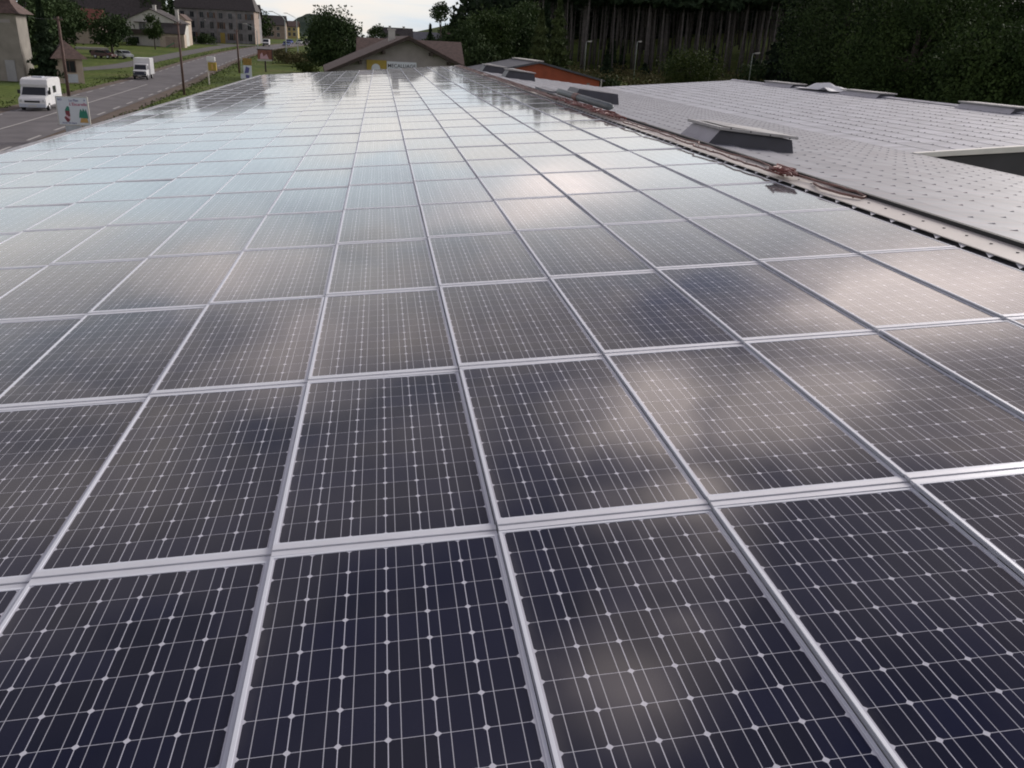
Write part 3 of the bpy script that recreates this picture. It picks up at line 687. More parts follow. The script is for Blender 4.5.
# big stone building at the bend of the road
bx0, bx1, by = -60.5, -37.6, 285.0; zb = G(-48, 285)
big = thing('stone_building', 'huge grey stone building with a dark roof at the bend of the road', 'building', (0, 0, 0))
mb = MB(); mb.box(bx0, bx1, by, by + 11, zb - 2, zb + 9.4); mb.build('wall', M_STONE, big)
mb = MB(); mb.box(bx1 + .004, bx1 + .06, by + .003, by + 10.99, zb - 1, zb + 9.35); mb.build('sunlit_end_wall', M_STONEW, big)  # sunlit end put into the colour: a paler, pinkish sheet over the stone
mb = MB(); e = .7; zt = zb + 9.4
mb.add([(bx0 - e, by - e, zt - .1), (bx1 + e, by - e, zt - .1), (bx1 + e, by + 11 + e, zt - .1), (bx0 - e, by + 11 + e, zt - .1), (bx0 + 1.6, by + 5.5, zt + 6.4), (bx1 - 1.6, by + 5.5, zt + 6.4)],
       [(0, 1, 5, 4), (1, 2, 5), (2, 3, 4, 5), (3, 0, 4), (3, 2, 1, 0)]); rf = mb.build('roof', M_TILEDK, big)
mb = MB(); mb.box(-50, -49.1, by + 2.6, by + 3.0, zt + 2.6, zt + 3.2); mb.build('skylight', M_OFFW, rf)
for i in range(8):
    xw = bx0 + 1.7 + i * 2.75
    for j, (z0, hh) in enumerate(((.9, 1.9), (4.0, 1.8), (6.9, 1.5))):
        if j == 0 and i == 4: continue
        window(big, xw, xw + 1.05, zb + z0, zb + z0 + hh, by, M_STONE, M_SHUT if (i + j) % 4 == 1 else None)
mb = MB(); mb.box(bx0 + 12.7, bx0 + 14.1, by - .08, by + .02, zb, zb + 2.9); mb.build('door', M_YDOOR, big)
mb = MB(); mb.box(bx0 + 7.5, bx0 + 8.9, by - .09, by + .02, zb + 0.6, zb + 2.4); mb.build('door', M_SHUT, big)
mb = MB()
for xq in (6.6, 12.0, 17.8): mb.tube([(bx0 + xq, by - .08, zb), (bx0 + xq, by - .08, zt - .2)], .07, 6)
mb.build('downpipe', M_STONEW, big)
mb = MB(); mb.tube([(-51.6, by - .1, zb + 6.0), (-51.6, by - 1.2, zb + 6.3)], .05, 6); mb.box(-51.85, -51.35, by - 1.7, by - 1.1, zb + 6.2, zb + 6.38); mb.build('wall_lamp', M_OFFW, big)

# white house with balcony, garage wing
zw = G(-56, 235)
wh = house('white_house', 'off-white gabled house with a dark balcony behind the small roadside tree', (-55.6, 235, zw), 0, 12.6, 12, 5.6, 8.4, M_OFFW, M_TILEDK,
           [(-4.6, -3.3, .5, 1.9, 0.0), (-2.9, -1.4, 3.2, 5.2, 0.0), (2.0, 3.2, 3.4, 5.0, 0.0), (-1, .2, 5.6, 6.7, 0.0)], chim=[(0.4, 3, .9), (5, 6, .2)], frame_m=M_WALLG)
b = MB(); b.box(-6.2, .8, -1.5, -.004, 2.55, 2.75); bc = b.build('balcony', M_TIMBER, wh)
b = MB(); b.box(-6.2, .8, -1.55, -1.47, 2.75, 3.75); b.build('railing', M_TIMBER, bc)
b = MB(); b.box(-3.8, -1.0, -1.2, -.004, 3.9 + 1.4, 3.9 + 1.55); b.build('awning', M_TIMBER, wh)
gw = MB(); gw.box(2.2, 8.0, -2.6, -.004, -1, 3.0); gw.build('garage_wall', M_CREAM, wh)
gw = MB(); gw.prism([(-3.1, 2.95), (0.0, 5.3), (0.0, 5.5), (-3.1, 3.15)], 1.8, 8.3, 'x'); gw.build('garage_roof', M_TILEDK, wh)
gw = MB(); gw.box(3.6, 7.4, -2.66, -2.59, .0, 2.3); gw.build('garage_door', M_STONEW, wh)
house('cream_house', 'narrow cream house end beside the huge stone building, under a reddish roof', (-51.6, 249, G(-51, 249)), 0, 2.6, 7, 6.4, 7.5, M_CREAM, M_TILE,
      [(-.4, .5, 3.6, 5.0, 0.0), (-.4, .5, .7, 2.0, 0.0)], ov=.3)
house('dark_roofed_house', 'big house with a wide dark roof rising behind the off-white gabled house', (-84, 262, G(-70, 262)), 0, 13, 25, 4.5, 13.2, M_STONE, M_TILEDK, ridge='x', chim=[(4, 2, .6), (17, 2, .6)], ov=.7)
house('dark_roofed_house', 'dark ridge of a house seen between the white gable and the stone building', (-56, 300, G(-56, 300)), 0, 10, 18, 7.6, 11.2, M_STONE, M_TILEDK, ridge='x', ov=.6)
house('red_roofed_house', 'small house with a bright red roof among the dark trees', (-76, 235, G(-76, 235)), 0, 8, 9, 4.0, 7.6, M_CREAM, M_TILERED, ridge='x')
# roadside tower and pavilion
tw = thing('tower', 'tall square rendered tower with a brown pyramid roof at the left edge', 'tower', (-40.3, 107.2, 0), R(-2))
mb = MB(); mb.hexa([(-1.35, -1.35, -.5), (1.35, -1.35, -.5), (1.35, 1.35, -.5), (-1.35, 1.35, -.5)], [(-1.35, -1.35, 7.2), (1.35, -1.35, 7.2), (1.35, 1.35, 7.2), (-1.35, 1.35, 7.2)]); mb.build('wall', M_TOWER, tw)
mb = MB(); mb.add([(-2.0, -2.0, 6.95), (2.0, -2.0, 6.95), (2.0, 2.0, 6.95), (-2.0, 2.0, 6.95), (-.9, -.9, 8.0), (.9, -.9, 8.0), (.9, .9, 8.0), (-.9, .9, 8.0), (0, 0, 10.0)],
                  [(3, 2, 1, 0), (0, 1, 5, 4), (1, 2, 6, 5), (2, 3, 7, 6), (3, 0, 4, 7), (4, 5, 8), (5, 6, 8), (6, 7, 8), (7, 4, 8)]); mb.build('roof', M_TILE, tw)
mb = MB(); mb.box(-.5, .5, -1.41, -1.352, 0, 2.2); mb.build('door', M_WALLG, tw)
mb = MB(); mb.box(-.9, .7, -1.38, -1.352, 6.0, 6.35); mb.build('lintel', M_RENDER, tw)
ht = thing('pavilion', 'small roadside pavilion with a brown pyramid roof behind the white camper van', 'hut', (-34.9, 107.2, 0), R(28))
mb = MB(); mb.box(-1.35, 1.35, -1.35, 1.35, -.3, 2.75); mb.build('wall', M_CREAM, ht)
mb = MB(); mb.add([(-1.9, -1.9, 2.6), (1.9, -1.9, 2.6), (1.9, 1.9, 2.6), (-1.9, 1.9, 2.6), (0, 0, 4.5)], [(3, 2, 1, 0), (0, 1, 4), (1, 2, 4), (2, 3, 4), (3, 0, 4)]); mb.build('roof', M_TILE, ht)
window(ht, -.55, .55, 1.25, 2.35, -1.35, M_TILE)
window(ht, -.5, .5, 1.2, 2.3, 1.35, M_TILE, axis='x', sgn=1)
mb = MB(); mb.box(-.7, .7, -1.39, -1.352, .1, 1.0); mb.build('notice_board', M_SIGNG, ht)
mb = MB(); mb.box(1.352, 1.39, -.7, .7, .1, 1.0); mb.build('notice_board', M_SIGNG, ht)

# gabled hall directly beyond the solar roof
hall = thing('gabled_hall', 'grey rendered gable with a brown tiled roof directly beyond the panels', 'building', (2.25, 75, 0), R(4))
mb = MB(); mb.prism([(-6.2, 0), (4.3, 0), (4.3, 4.55), (0, 6.42), (-6.2, 3.78)], 0, 14); mb.build('wall', M_RENDER, hall)
mb = MB(); mb.prism([(-6.75, 3.36), (0, 6.30), (0, 6.58), (-6.75, 3.62)], -1.1, 14.6); mb.prism([(0.001, 6.30), (4.9, 4.10), (4.9, 4.38), (0.001, 6.58)], -1.1, 14.6); rf = mb.build('roof', M_TILE, hall)
mb = MB(); mb.prism([(-6.78, 3.33), (0, 6.28), (4.95, 4.06), (4.95, 4.30), (0, 6.52), (-6.78, 3.57)], -1.16, -1.102); mb.build('barge_board', M_TIMBER, rf)
mb = MB()
for xq in (-3.9, -2.0, 1.9, 3.4): 
    zq = 6.28 + xq * (.437 if xq < 0 else -.449); mb.box(xq - .12, xq + .12, -1.1, .02, zq - .30, zq - .04)
mb.build('purlin_end', M_TIMBER, rf)
mb = MB(); mb.box(-1.15, -.6, 4.6, 5.15, 5.6, 7.0); mb.box(-1.22, -.53, 4.53, 5.22, 7.0, 7.12); mb.build('chimney', M_OFFW, rf)
sg = thing('shop_sign', 'white and yellow shop sign with black lettering low on the grey gable', 'sign', (2.25, 74.93, 0), R(4))
mb = MB(); mb.box(-3.35, -1.72, -.05, .03, 3.85, 4.62); yp = mb.build('yellow_board', M_YEL, sg)
mb = MB(); mb.tube([(-2.6, -.056, 3.98), (-2.6, -.051, 3.98)], .36, 20); mb.build('emblem', M_SIGNW, yp)
mb = MB(); mb.box(-1.70, .75, -.05, .03, 3.85, 4.56); mb.build('white_board', M_SIGNW, sg)
lettering('lettering', 'MECALLIAGE', .40, M_INK, sg, (-.48, -.056, 4.22))
house('low_brown_house', 'long low roof of brown tiles directly behind the grey gable', (-1.9, 92, 0), 0, 8, 9.7, 4.3, 6.15, M_RENDER, M_TILE, ridge='x', chim=[(7.0, 1.6, -.2)], ov=.4)
# farther houses on the skyline
house('skyline_house', 'pale skyline house with a brown hipped roof and two chimneys, left of the tall tree', (0.8, 300, G(4, 300)), 0, 9, 9.5, 3.0, 6.6, M_OFFW, M_TILEDK, ridge='x', chim=[(2.5, 0, .5), (7, 0, .5)])
house('skyline_house', 'low skyline house whose flat grey roof shows between the dark conifers', (10, 320, G(14, 320)), 0, 9, 11, 3.2, 5.6, M_OFFW, M_SLATE, ridge='x')
house('skyline_house', 'skyline house with a pale brown roof, right of the tall tree', (18.6, 260, G(20, 260)), 0, 8, 5.5, 3.0, 6.2, M_STONE, M_TILE, ridge='x')
house('street_house', 'long grey street house with a brown roof beyond the stone building', (-46, 372, G(-42, 372)), 0, 9, 9, 5.2, 8.4, M_STONEW, M_TILEDK, [(1, 2, .8, 2.2, -4.5), (3.5, 4.5, .8, 2.2, -4.5), (6, 7, .8, 2.2, -4.5), (1, 2, 3.2, 4.4, -4.5), (3.5, 4.5, 3.2, 4.4, -4.5), (6, 7, 3.2, 4.4, -4.5)], ridge='x')
house('street_house', 'small yellow street house under the wooded hill', (-39.5, 400, G(-38, 400)), 0, 7, 5, 4.6, 6.6, mat('yellow_render', (.42, .33, .14), .9, var=.1), M_TILE, [(1, 2, .8, 2.2, -3.5), (3, 4, .8, 2.2, -3.5), (1, 2, 2.9, 4.0, -3.5), (3, 4, 2.9, 4.0, -3.5)], ridge='x')
# orange hall
orn = thing('orange_building', 'low orange building with a grey roof behind the ridge vents', 'building', (15.7, 88, 0))
mb = MB(); mb.prism([(-5.2, 0), (6.3, 0), (6.3, 3.35), (0, 4.72), (-5.2, 3.6)], 0, 16); mb.build('wall', M_ORANGE, orn)
mb = MB(); mb.prism([(-5.7, 3.52), (0, 4.74), (0, 4.92), (-5.7, 3.70)], -.45, 16.4); mb.prism([(.001, 4.74), (6.75, 3.27), (6.75, 3.45), (.001, 4.92)], -.45, 16.4); rf = mb.build('roof', M_SLATE, orn)
mb = MB(); mb.box(-.45, .45, 0, 16, 4.88, 4.98); mb.build('ridge_light', M_OFFW, rf)
mb = MB()
for k in range(5): mb.box(-3.4 + k * 2.1, -3.1 + k * 2.1, -.03, -.001, 2.7, 3.1)
mb.build('wall_lamp', M_STONEW, orn)
mb = MB(); mb.box(6.32, 6.42, -.5, -.4, 0, 3.5); mb.build('downpipe', M_OFFW, orn)

# ---------------------------------------------------------------- vehicles
def wheel(parent, x, y, r=.34, w=.22):
    m = MB(); m.tube([(x - w / 2, y, r), (x - w / 2 + .03, y, r), (x + w / 2 - .03, y, r), (x + w / 2, y, r)], [r * .93, r, r, r * .93], 20); wl_ = m.build('wheel', M_BLACK, parent)
    sx = 1 if x > 0 else -1
    m = MB(); m.tube([(x + sx * (w / 2 + .002), y, r), (x + sx * (w / 2 + .02), y, r)], [r * .62, r * .5], 16); m.build('rim', M_RIM, wl_)
def light(parent, x0, x1, z0, z1, y, m=M_CHROME):
    b_ = MB(); b_.box(x0, x1, y - .03, y + .05, z0, z1); b_.build('headlight', m, parent, bevel=.015)
cp = thing('camper_van', 'white high-roofed camper van driving towards us beside the roadside pavilion', 'camper van', (-25.6, 70.0, .05), R(4.6)); cp.scale = (.93, .86, .82)
prof = [(.0, .42), (.02, .95), (.18, 1.12), (.75, 1.30), (1.28, 2.02), (1.15, 2.2), (1.35, 2.62), (1.9, 2.76), (5.3, 2.74), (5.5, 2.6), (5.52, .45)]
mb = MB(); mb.prism(prof, -1.0, 1.0, 'x'); mb.build('body', M_WHITE, cp, bevel=.05)
mb = MB(); mb.add([(-.88, .745, 1.335), (.88, .745, 1.335), (.82, 1.215, 1.985), (-.82, 1.215, 1.985)], [(0, 1, 2, 3)]); mb.add([(-.88, .80, 1.335), (.88, .80, 1.335), (.82, 1.27, 1.985), (-.82, 1.27, 1.985)], [(3, 2, 1, 0)]); mb.build('windscreen', M_GLASS, cp)
for sx in (-1, 1):
    mb = MB(); a = sorted((sx * .985, sx * 1.012))
    mb.prism([(1.12, 1.36), (1.95, 1.36), (1.95, 1.98), (1.5, 1.98)], a[0], a[1], 'x'); mb.build('side_window', M_GLASS, cp)
    mb = MB(); mb.box(a[0], a[1], 2.75, 3.75, 1.45, 2.05); mb.build('side_window', M_GLASS, cp)
    mb = MB(); mb.box(*sorted((sx * 1.02, sx * 1.22)), 1.0, 1.1, 1.42, 1.75); mb.build('mirror', M_BLACK, cp, bevel=.02)
    light(cp, sx * .9 - .16 if sx > 0 else -.92, sx * .9 + .02 if sx > 0 else -.74, .78, .98, -.0)
    for yq in (.95, 4.3): wheel(cp, sx * .92, yq)
mb = MB(); mb.box(-.98, .98, -.09, .25, .32, .62); mb.build('bumper', M_SIGNG, cp, bevel=.04)
mb = MB(); mb.box(-.55, .55, -.025, .03, .74, .9); mb.build('grille', M_BLACK, cp)
mb = MB(); mb.box(-.3, .3, -.105, -.085, .40, .52); mb.build('number_plate', M_OFFW, cp)
mb = MB()
for sx in (-1, 1):
    a = sorted((sx * .998, sx * 1.006))
    for yq in (1.08, 2.08, 2.6, 3.9): mb.box(a[0], a[1], yq, yq + .02, .5, 2.3)
    mb.box(a[0], a[1], 2.6, 5.3, 1.18, 1.24)
mb.build('door_seam', M_SIGNG, cp)
mb = MB(); mb.box(-.4, .4, 2.4, 3.2, 2.75, 2.86); mb.build('roof_hatch', M_SIGNG, cp, bevel=.02)
bt = thing('box_truck', 'small white box truck with a dark grille coming along the road', 'truck', (-30.1, 118.6, .05), R(4.2)); bt.scale = (.9, .9, .92)
prof = [(.0, .42), (.0, 1.12), (.85, 1.25), (1.25, 1.98), (2.35, 2.02), (2.35, .5)]
mb = MB(); mb.prism(prof, -.88, .88, 'x'); mb.build('cab', M_WHITE, bt, bevel=.05)
mb = MB(); mb.add([(-.78, .86, 1.30), (.78, .86, 1.30), (.72, 1.20, 1.9), (-.72, 1.20, 1.9)], [(0, 1, 2, 3)]); mb.add([(-.78, .92, 1.30), (.78, .92, 1.30), (.72, 1.26, 1.9), (-.72, 1.26, 1.9)], [(3, 2, 1, 0)]); mb.build('windscreen', M_GLASS, bt)
for sx in (-1, 1):
    mb = MB(); mb.prism([(1.2, 1.3), (2.1, 1.3), (2.1, 1.85), (1.48, 1.85)], *sorted((sx * .865, sx * .89)), 'x'); mb.build('side_window', M_GLASS, bt)
    light(bt, *((.62, .80) if sx > 0 else (-.80, -.62)), .82, .98, -.03)
    for yq in (.75, 4.4): wheel(bt, sx * .84, yq)
mb = MB(); mb.box(-.86, .86, -.05, .01, .62, 1.08); mb.build('grille', M_NAVY, bt)
mb = MB(); mb.box(-.92, .92, -.14, .1, .36, .58); mb.build('bumper', M_BLACK, bt, bevel=.03)
mb = MB(); mb.box(-.25, .25, -.155, -.142, .44, .54); mb.build('number_plate', M_OFFW, bt)
mb = MB(); mb.box(-1.08, 1.08, 2.45, 5.6, .62, 2.75); bxx = mb.build('cargo_box', M_WHITE, bt, bevel=.04)
mb = MB()
for k in range(4): mb.box(1.082, 1.10, 2.7 + k * .8, 2.74 + k * .8, .7, 2.68)
mb.build('box_rib', M_SIGNG, bxx)
mb = MB(); mb.box(-.5, .5, 2.0, 5.5, .45, .62); mb.build('chassis', M_BLACK, bt)
def car(label, loc, rotz, pm, group='cars far along the road', L=4.1, estate=False):
    t = thing('car', label, 'car', loc, rotz, group)
    pr = [(0, .35), (.02, .68), (.9, .86), (1.55, 1.34), (2.9, 1.38), (3.7 if estate else 3.5, 1.3 if estate else .98), (L, .9), (L, .35)]
    m = MB(); m.prism(pr, -.82, .82, 'x'); m.build('body', pm, t, bevel=.06)
    m = MB(); m.prism([(1.02, .9), (1.56, 1.29), (2.9, 1.31), (3.35, .95)], -.835, .835, 'x'); m.build('window', M_GLASS, t)
    m = MB(); m.add([(-.7, .93, .90), (.7, .93, .90), (.62, 1.52, 1.335), (-.62, 1.52, 1.335)], [(0, 1, 2, 3)]); m.build('windscreen', M_GLASS, t)
    for sx in (-1, 1):
        light(t, *((.5, .76) if sx > 0 else (-.76, -.5)), .58, .72, .0)
        for yq in (.75, 3.2): wheel(t, sx * .76, yq, .31, .2)
    return t
M_CBLUE = mat('blue_car_paint', (.03, .05, .18), .3); M_CSIL = mat('silver_car_paint', (.42, .43, .45), .3, .5); M_CDK = mat('dark_car_paint', (.03, .03, .04), .3); M_CRED = mat('dark_red_car_paint', (.07, .022, .022), .35)
def on(x, y, dz=0.05): return (x, y, G(x, y) + dz)
car('dark blue car nearest of the cars far down the road', on(-28.6, 283), R(-6), M_CBLUE)
car('small bright blue car between the dark blue and the silver cars', on(-30.2, 309), R(-8), mat('bright_blue_paint', (.04, .07, .30), .3))
car('silver car parked among the cars far down the road', on(-27.2, 312), R(-9), M_CSIL)
car('dark car farthest down the road beside the big tree', on(-26.2, 334), R(-10), M_CDK)
car('dark red car parked on the grass under the round tree', on(-46.0, 166.0), R(70), M_CRED, 'cars parked on the grass', estate=True)
car('silver estate car parked on the grass right of the round tree', on(-44.0, 168.0), R(40), M_CSIL, 'cars parked on the grass', estate=True)
wv = thing('white_van', 'white van far along the road behind the red billboard', 'van', on(-33.0, 272), R(2))
mb = MB(); mb.prism([(0, .4), (0, 1.0), (.5, 1.15), (1.1, 1.95), (4.6, 2.0), (4.7, .4)], -.9, .9, 'x'); mb.build('body', M_WHITE, wv, bevel=.06)
mb = MB(); mb.add([(-.8, .5, 1.2), (.8, .5, 1.2), (.74, 1.0, 1.88), (-.74, 1.0, 1.88)], [(0, 1, 2, 3)]); mb.build('windscreen', M_GLASS, wv)
for sx in (-1, 1):
    for yq in (.9, 3.7): wheel(wv, sx * .84, yq)
mb = MB(); mb.box(-.8, .8, -.03, .02, .45, .85); mb.build('grille', M_BLACK, wv)
cv = thing('trailer', 'long pale flatbed trailer standing on the grass behind the pavilion', 'trailer', on(-56.5, 180), R(-60))
mb = MB(); mb.box(-1, 1, 0, 5.4, .75, 1.15); mb.build('bed', M_RENDER, cv, bevel=.03)
mb = MB(); mb.tube([(0, 0, .8), (0, -1.3, .7)], .06, 6); mb.build('drawbar', M_BLACK, cv)
for sx in (-1, 1): wheel(cv, sx * .95, 2.7)

# ---------------------------------------------------------------- signs and posts
sn = thing('advertising_sign', 'white roadside sign with a fruit cup, green trees and magenta lettering', 'sign', (-16.95, 52, 0), R(0))
mb = MB(); mb.box(-.80, .80, -.03, .03, .98, 2.44); bd = mb.build('board', M_SIGNW, sn)
mb = MB()
for a in ((-.84, -.80, .95, 2.47), (.80, .84, .95, 2.47)): mb.box(a[0], a[1], -.04, .04, a[2], a[3])
mb.box(-.80, .80, -.04, .04, 2.44, 2.48); mb.box(-.80, .80, -.04, .04, .94, .98); mb.build('sign_frame', M_OFFW, sn)
mb = MB()
for x in (-.5, .5): mb.box(x - .04, x + .04, .035, .1, -.2, 2.3)
mb.build('post', M_GALV, sn)
mb = MB(); mb.box(-.52, .32, -.02, .02, .42, .92); mb.build('lower_board', M_SIGNG, sn)
lettering('lettering', 'Le Plan', .17, M_INKB, bd, (.10, -.034, 2.27))
lettering('lettering', "L'Escarelle", .22, M_INKR, bd, (.30, -.034, 2.07), shear=.2)
lettering('lettering', 'BIO', .14, M_INKB, bd, (-.62, -.034, 2.30))
lettering('lettering', '*', .2, M_INKB, bd, (.66, -.034, 2.25))
lettering('lettering', 'Route des Sapins', .11, M_INKB, bd, (-.25, -.034, 1.07))
def flat(parent, name, pts, m, y=-.036):
    b_ = MB(); n = len(pts); b_.prism(pts, y, y + .004); b_.build(name, m, parent)
flat(bd, 'cup_top', [(-.42, 1.75), (-.28, 1.97), (-.18, 1.93), (-.16, 1.7), (-.36, 1.68)], M_INKG)
flat(bd, 'cup_fruit', [(-.42, 1.72), (-.18, 1.72), (-.17, 1.42), (-.30, 1.40), (-.40, 1.5)], M_INKM, -.038)
flat(bd, 'cup_band', [(-.38, 1.52), (-.18, 1.34), (-.20, 1.24), (-.42, 1.42)], M_PINK, -.040)
flat(bd, 'cup_base', [(-.50, 1.36), (-.42, 1.43), (-.20, 1.25), (-.28, 1.12), (-.38, 1.12)], M_INKM, -.0385)
flat(bd, 'tree_emblem', [(.28, 1.36), (.32, 1.62), (.40, 1.85), (.48, 1.70), (.54, 1.88), (.62, 1.70), (.68, 1.85), (.74, 1.6), (.76, 1.32)], M_INKG)
flat(bd, 'ground_emblem', [(.30, 1.10), (.36, 1.34), (.70, 1.34), (.74, 1.10)], M_INKO, -.0385)
ys_ = thing('yellow_box_sign', 'yellow box with a white cap on a slim cream post by the road', 'sign', (-20.5, 115, 0))
mb = MB(); mb.box(-.62, -.50, -.06, .06, 0, 2.9); mb.build('post', M_BEIGE, ys_)
mb = MB(); mb.box(-.5, .45, -.25, .25, 1.65, 2.62); mb.build('box', M_YEL, ys_, bevel=.03)
mb = MB(); mb.box(-.62, .35, -.3, .3, 2.75, 3.25); mb.build('cap', M_WHITE, ys_, bevel=.04)
mb = MB(); mb.box(-.1, .1, -.262, -.252, 1.8, 2.45); mb.build('emblem', M_INKO, ys_)
stk = thing('stacked_sign', 'blue and white roadside sign topped by a small ochre board', 'sign', (-17.5, 122, 0))
mb = MB(); mb.box(-.6, -.52, 0, .08, 0, 3.2); mb.box(.45, .53, 0, .08, 0, 3.2); mb.build('post', M_GALV, stk)
mb = MB(); mb.box(-.35, .75, -.04, 0, 2.25, 3.1); mb.build('ochre_board', M_OCH, stk)
mb = MB(); mb.box(-.75, .7, -.04, 0, .55, 1.15); mb.box(-.35, .7, -.0405, 0, 1.15, 2.2); wb = mb.build('white_board', M_SIGNW, stk)
flat(wb, 'blue_patch', [(-.25, 1.2), (.0, 2.1), (.45, 1.9), (.3, 1.3)], M_INKB, -.05); flat(wb, 'blue_patch', [(-.1, .62), (-.1, 1.08), (.4, 1.0), (.35, .65)], M_INKB, -.05)
bb = thing('billboard', 'red-brown billboard in a dark frame on a post beside the far road', 'billboard', (-18.2, 148, G(-18, 148)))
mb = MB(); mb.box(-1.1, 1.1, -.04, .04, 1.9, 3.3); pb = mb.build('poster', M_BILL, bb)
mb = MB(); mb.box(1.1, 1.25, -.07, .07, 1.65, 3.42); mb.box(-1.2, 1.1, -.07, .07, 3.3, 3.42); mb.build('sign_frame', M_TIMBER, bb)
mb = MB(); mb.box(-1.2, 1.1, -.07, .07, 1.65, 1.88); mb.build('bottom_band', M_OFFW, bb)
mb = MB(); mb.box(-.12, .12, .05, .2, -.2, 3.2); mb.build('post', M_TIMBER, bb)
flat(pb, 'poster_figure', [(-.75, 1.95), (-.7, 2.6), (-.4, 2.9), (-.2, 2.3), (.3, 2.7), (.6, 1.95)], M_PINK, -.05)

def pole(label, x, y, h, r, m, group='brown roadside poles', name='utility_pole'):
    t = thing(name, label, 'pole', (x, y, G(x, y)), 0, group)
    b_ = MB(); b_.tube([(0, 0, -.3), (0, 0, h)], [r, r * .72], 10); b_.build('shaft', m, t, smooth=True)
    b_ = MB(); b_.box(-.35, .35, -.05, .05, h - .28, h - .18); b_.build('crossarm', m, t)
    b_ = MB()
    for q in (-.28, .28): b_.tube([(q, 0, h - .18), (q, 0, h + .02)], .035, 6)
    b_.build('insulator', M_BLACK, t)
    return t
pole('dark pole rising behind the white camper van and the pavilion', -27.75, 84.6, 6.75, .15, M_POLE)
pole('brown pole rising from the verge right of the white box truck', -19.85, 94.5, 6.9, .13, M_POLE)
pole('brown pole between the yellow box sign and the stacked blue sign', -21.4, 142, 6.2, .16, M_POLE)
mb = MB()
pa, pb_ = Vector((-39.3, 105.6, 7.3)), Vector((-27.75, 84.6, 6.6)); pts = [pa.lerp(pb_, k / 14) - Vector((0, 0, .35 * math.sin(math.pi * k / 14))) for k in range(15)]
mb.tube(pts, .022, 5); tag(mb.build('power_line', M_BLACK), 'sagging black wire between the square tower and the first pole', 'wire')
def lamp(label, x, y, h, arm, m=M_GALV, group='street lamps', rz=0.0, r=.09):
    t = thing('street_lamp', label, 'street lamp', (x, y, G(x, y)), rz, group)
    b_ = MB(); b_.tube([(0, 0, -.3), (0, 0, h - .35), (0.06 * arm, 0, h - .08), (.35 * arm, 0, h)], [r, r * .7, r * .6, r * .5], 10); b_.build('post', m, t, smooth=True)
    b_ = MB(); a0, a1 = sorted((.3 * arm, 1.15 * arm)); b_.hexa([(a0, -.13, h - .07), (a1, -.16, h + .02), (a1, .16, h + .02), (a0, .13, h - .07)], [(a0, -.1, h + .09), (a1, -.12, h + .2), (a1, .12, h + .2), (a0, .1, h + .09)])
    hd = b_.build('lamp_head', M_OFFW, t, bevel=.03)
    b_ = MB(); b_.box(a0 + .15, a1 - .1, -.1, .1, h - .09, h - .03); b_.build('lens', M_CHROME, hd)
    return t
lamp('street lamp behind the orange building, leftmost before the spruce trunks', 40.4, 175, 6.75, 1.0)
lamp('thin street lamp on the meadow between the low dark bush and the round green bush', 50.8, 175, 7.2, .8)
lamp('nearest street lamp, right of the round green bush behind the pale shed', 56.0, 130, 6.7, 1.0)
def lamp2(label, x, y, h):
    t = thing('street_lamp', label, 'street lamp', (x, y, G(x, y)), 0, 'lamps along the main road')
    b_ = MB(); b_.tube([(0, 0, -.3), (0, 0, h - 1.4)], [.13, .08], 8); b_.tube([(0, 0, h - 1.5), (-.4, 0, h - .9), (-2.2, 0, h - .1)], .05, 6); b_.build('post', M_GALV, t)
    b_ = MB(); b_.box(-3.0, -2.1, -.12, .12, h - .14, h); b_.build('lamp_head', M_OFFW, t, bevel=.03)
lamp2('tall long-armed road lamp left of the big tree, nearest the stacked signs', -18.2, 182, 9.2)
lamp2('long-armed road lamp farther away, just left of the wooded hill', -20.2, 230, 9.2)
lamp2('short road lamp standing in front of the tree beyond the stone building', -27.5, 212, 6.5)

# ---------------------------------------------------------------- vegetation
def cards(pts, size, rng, flat_=0.0, stretch=1.0):
    n = len(pts); a = rng.normal(size=(n, 3)); a[:, 2] *= (1 - flat_); a /= np.linalg.norm(a, axis=1)[:, None]
    b = rng.normal(size=(n, 3)); b -= (b * a).sum(1)[:, None] * a; b /= np.linalg.norm(b, axis=1)[:, None]
    c = np.cross(a, b); s = size * rng.uniform(.6, 1.35, n)[:, None]
    b = b * s * stretch; c = c * s
    v = np.stack([pts - b * .6 - c * .25, pts + c * -.55, pts + b * .7, pts + c * .5], 1).reshape(-1, 3)
    return v
def leaf_mesh(name, v, m):
    n = len(v) // 4; f = np.arange(n * 4).reshape(n, 4)
    me = bpy.data.meshes.new(name); me.vertices.add(len(v)); me.vertices.foreach_set('co', v.ravel())
    me.loops.add(n * 4); me.loops.foreach_set('vertex_index', f.ravel()); me.polygons.add(n)
    me.polygons.foreach_set('loop_start', np.arange(n) * 4); me.polygons.foreach_set('loop_total', np.full(n, 4))
    me.materials.append(m); me.update(calc_edges=True); return me
def broad_crown(seed, rx, rz, zc_, nclump, per, leafsize, spread=.26, egg=0.0):
    rng = np.random.default_rng(seed); d = rng.normal(size=(nclump, 3)); d /= np.linalg.norm(d, axis=1)[:, None]
    rad = rng.uniform(.25, 1.0, nclump) ** .5 * rng.uniform(.86, 1.12, nclump); c = d * rad[:, None]
    c[:, 2] = np.where(c[:, 2] < -.5, c[:, 2] * .75, c[:, 2])
    taper = 1 - egg * np.clip(c[:, 2], -.3, 1)
    c = c * np.stack([rx * taper, rx * taper, np.full(nclump, rz)], 1)
    c[:, 2] += zc_
    cs = rng.uniform(.6, 1.35, nclump) * spread * rx
    k = rng.integers(0, nclump, nclump * per)
    p = c[k] + np.clip(rng.normal(size=(len(k), 3)), -1.6, 1.6) * cs[k][:, None] * np.array([1, 1, .62])
    return cards(p, leafsize, rng, .2), c
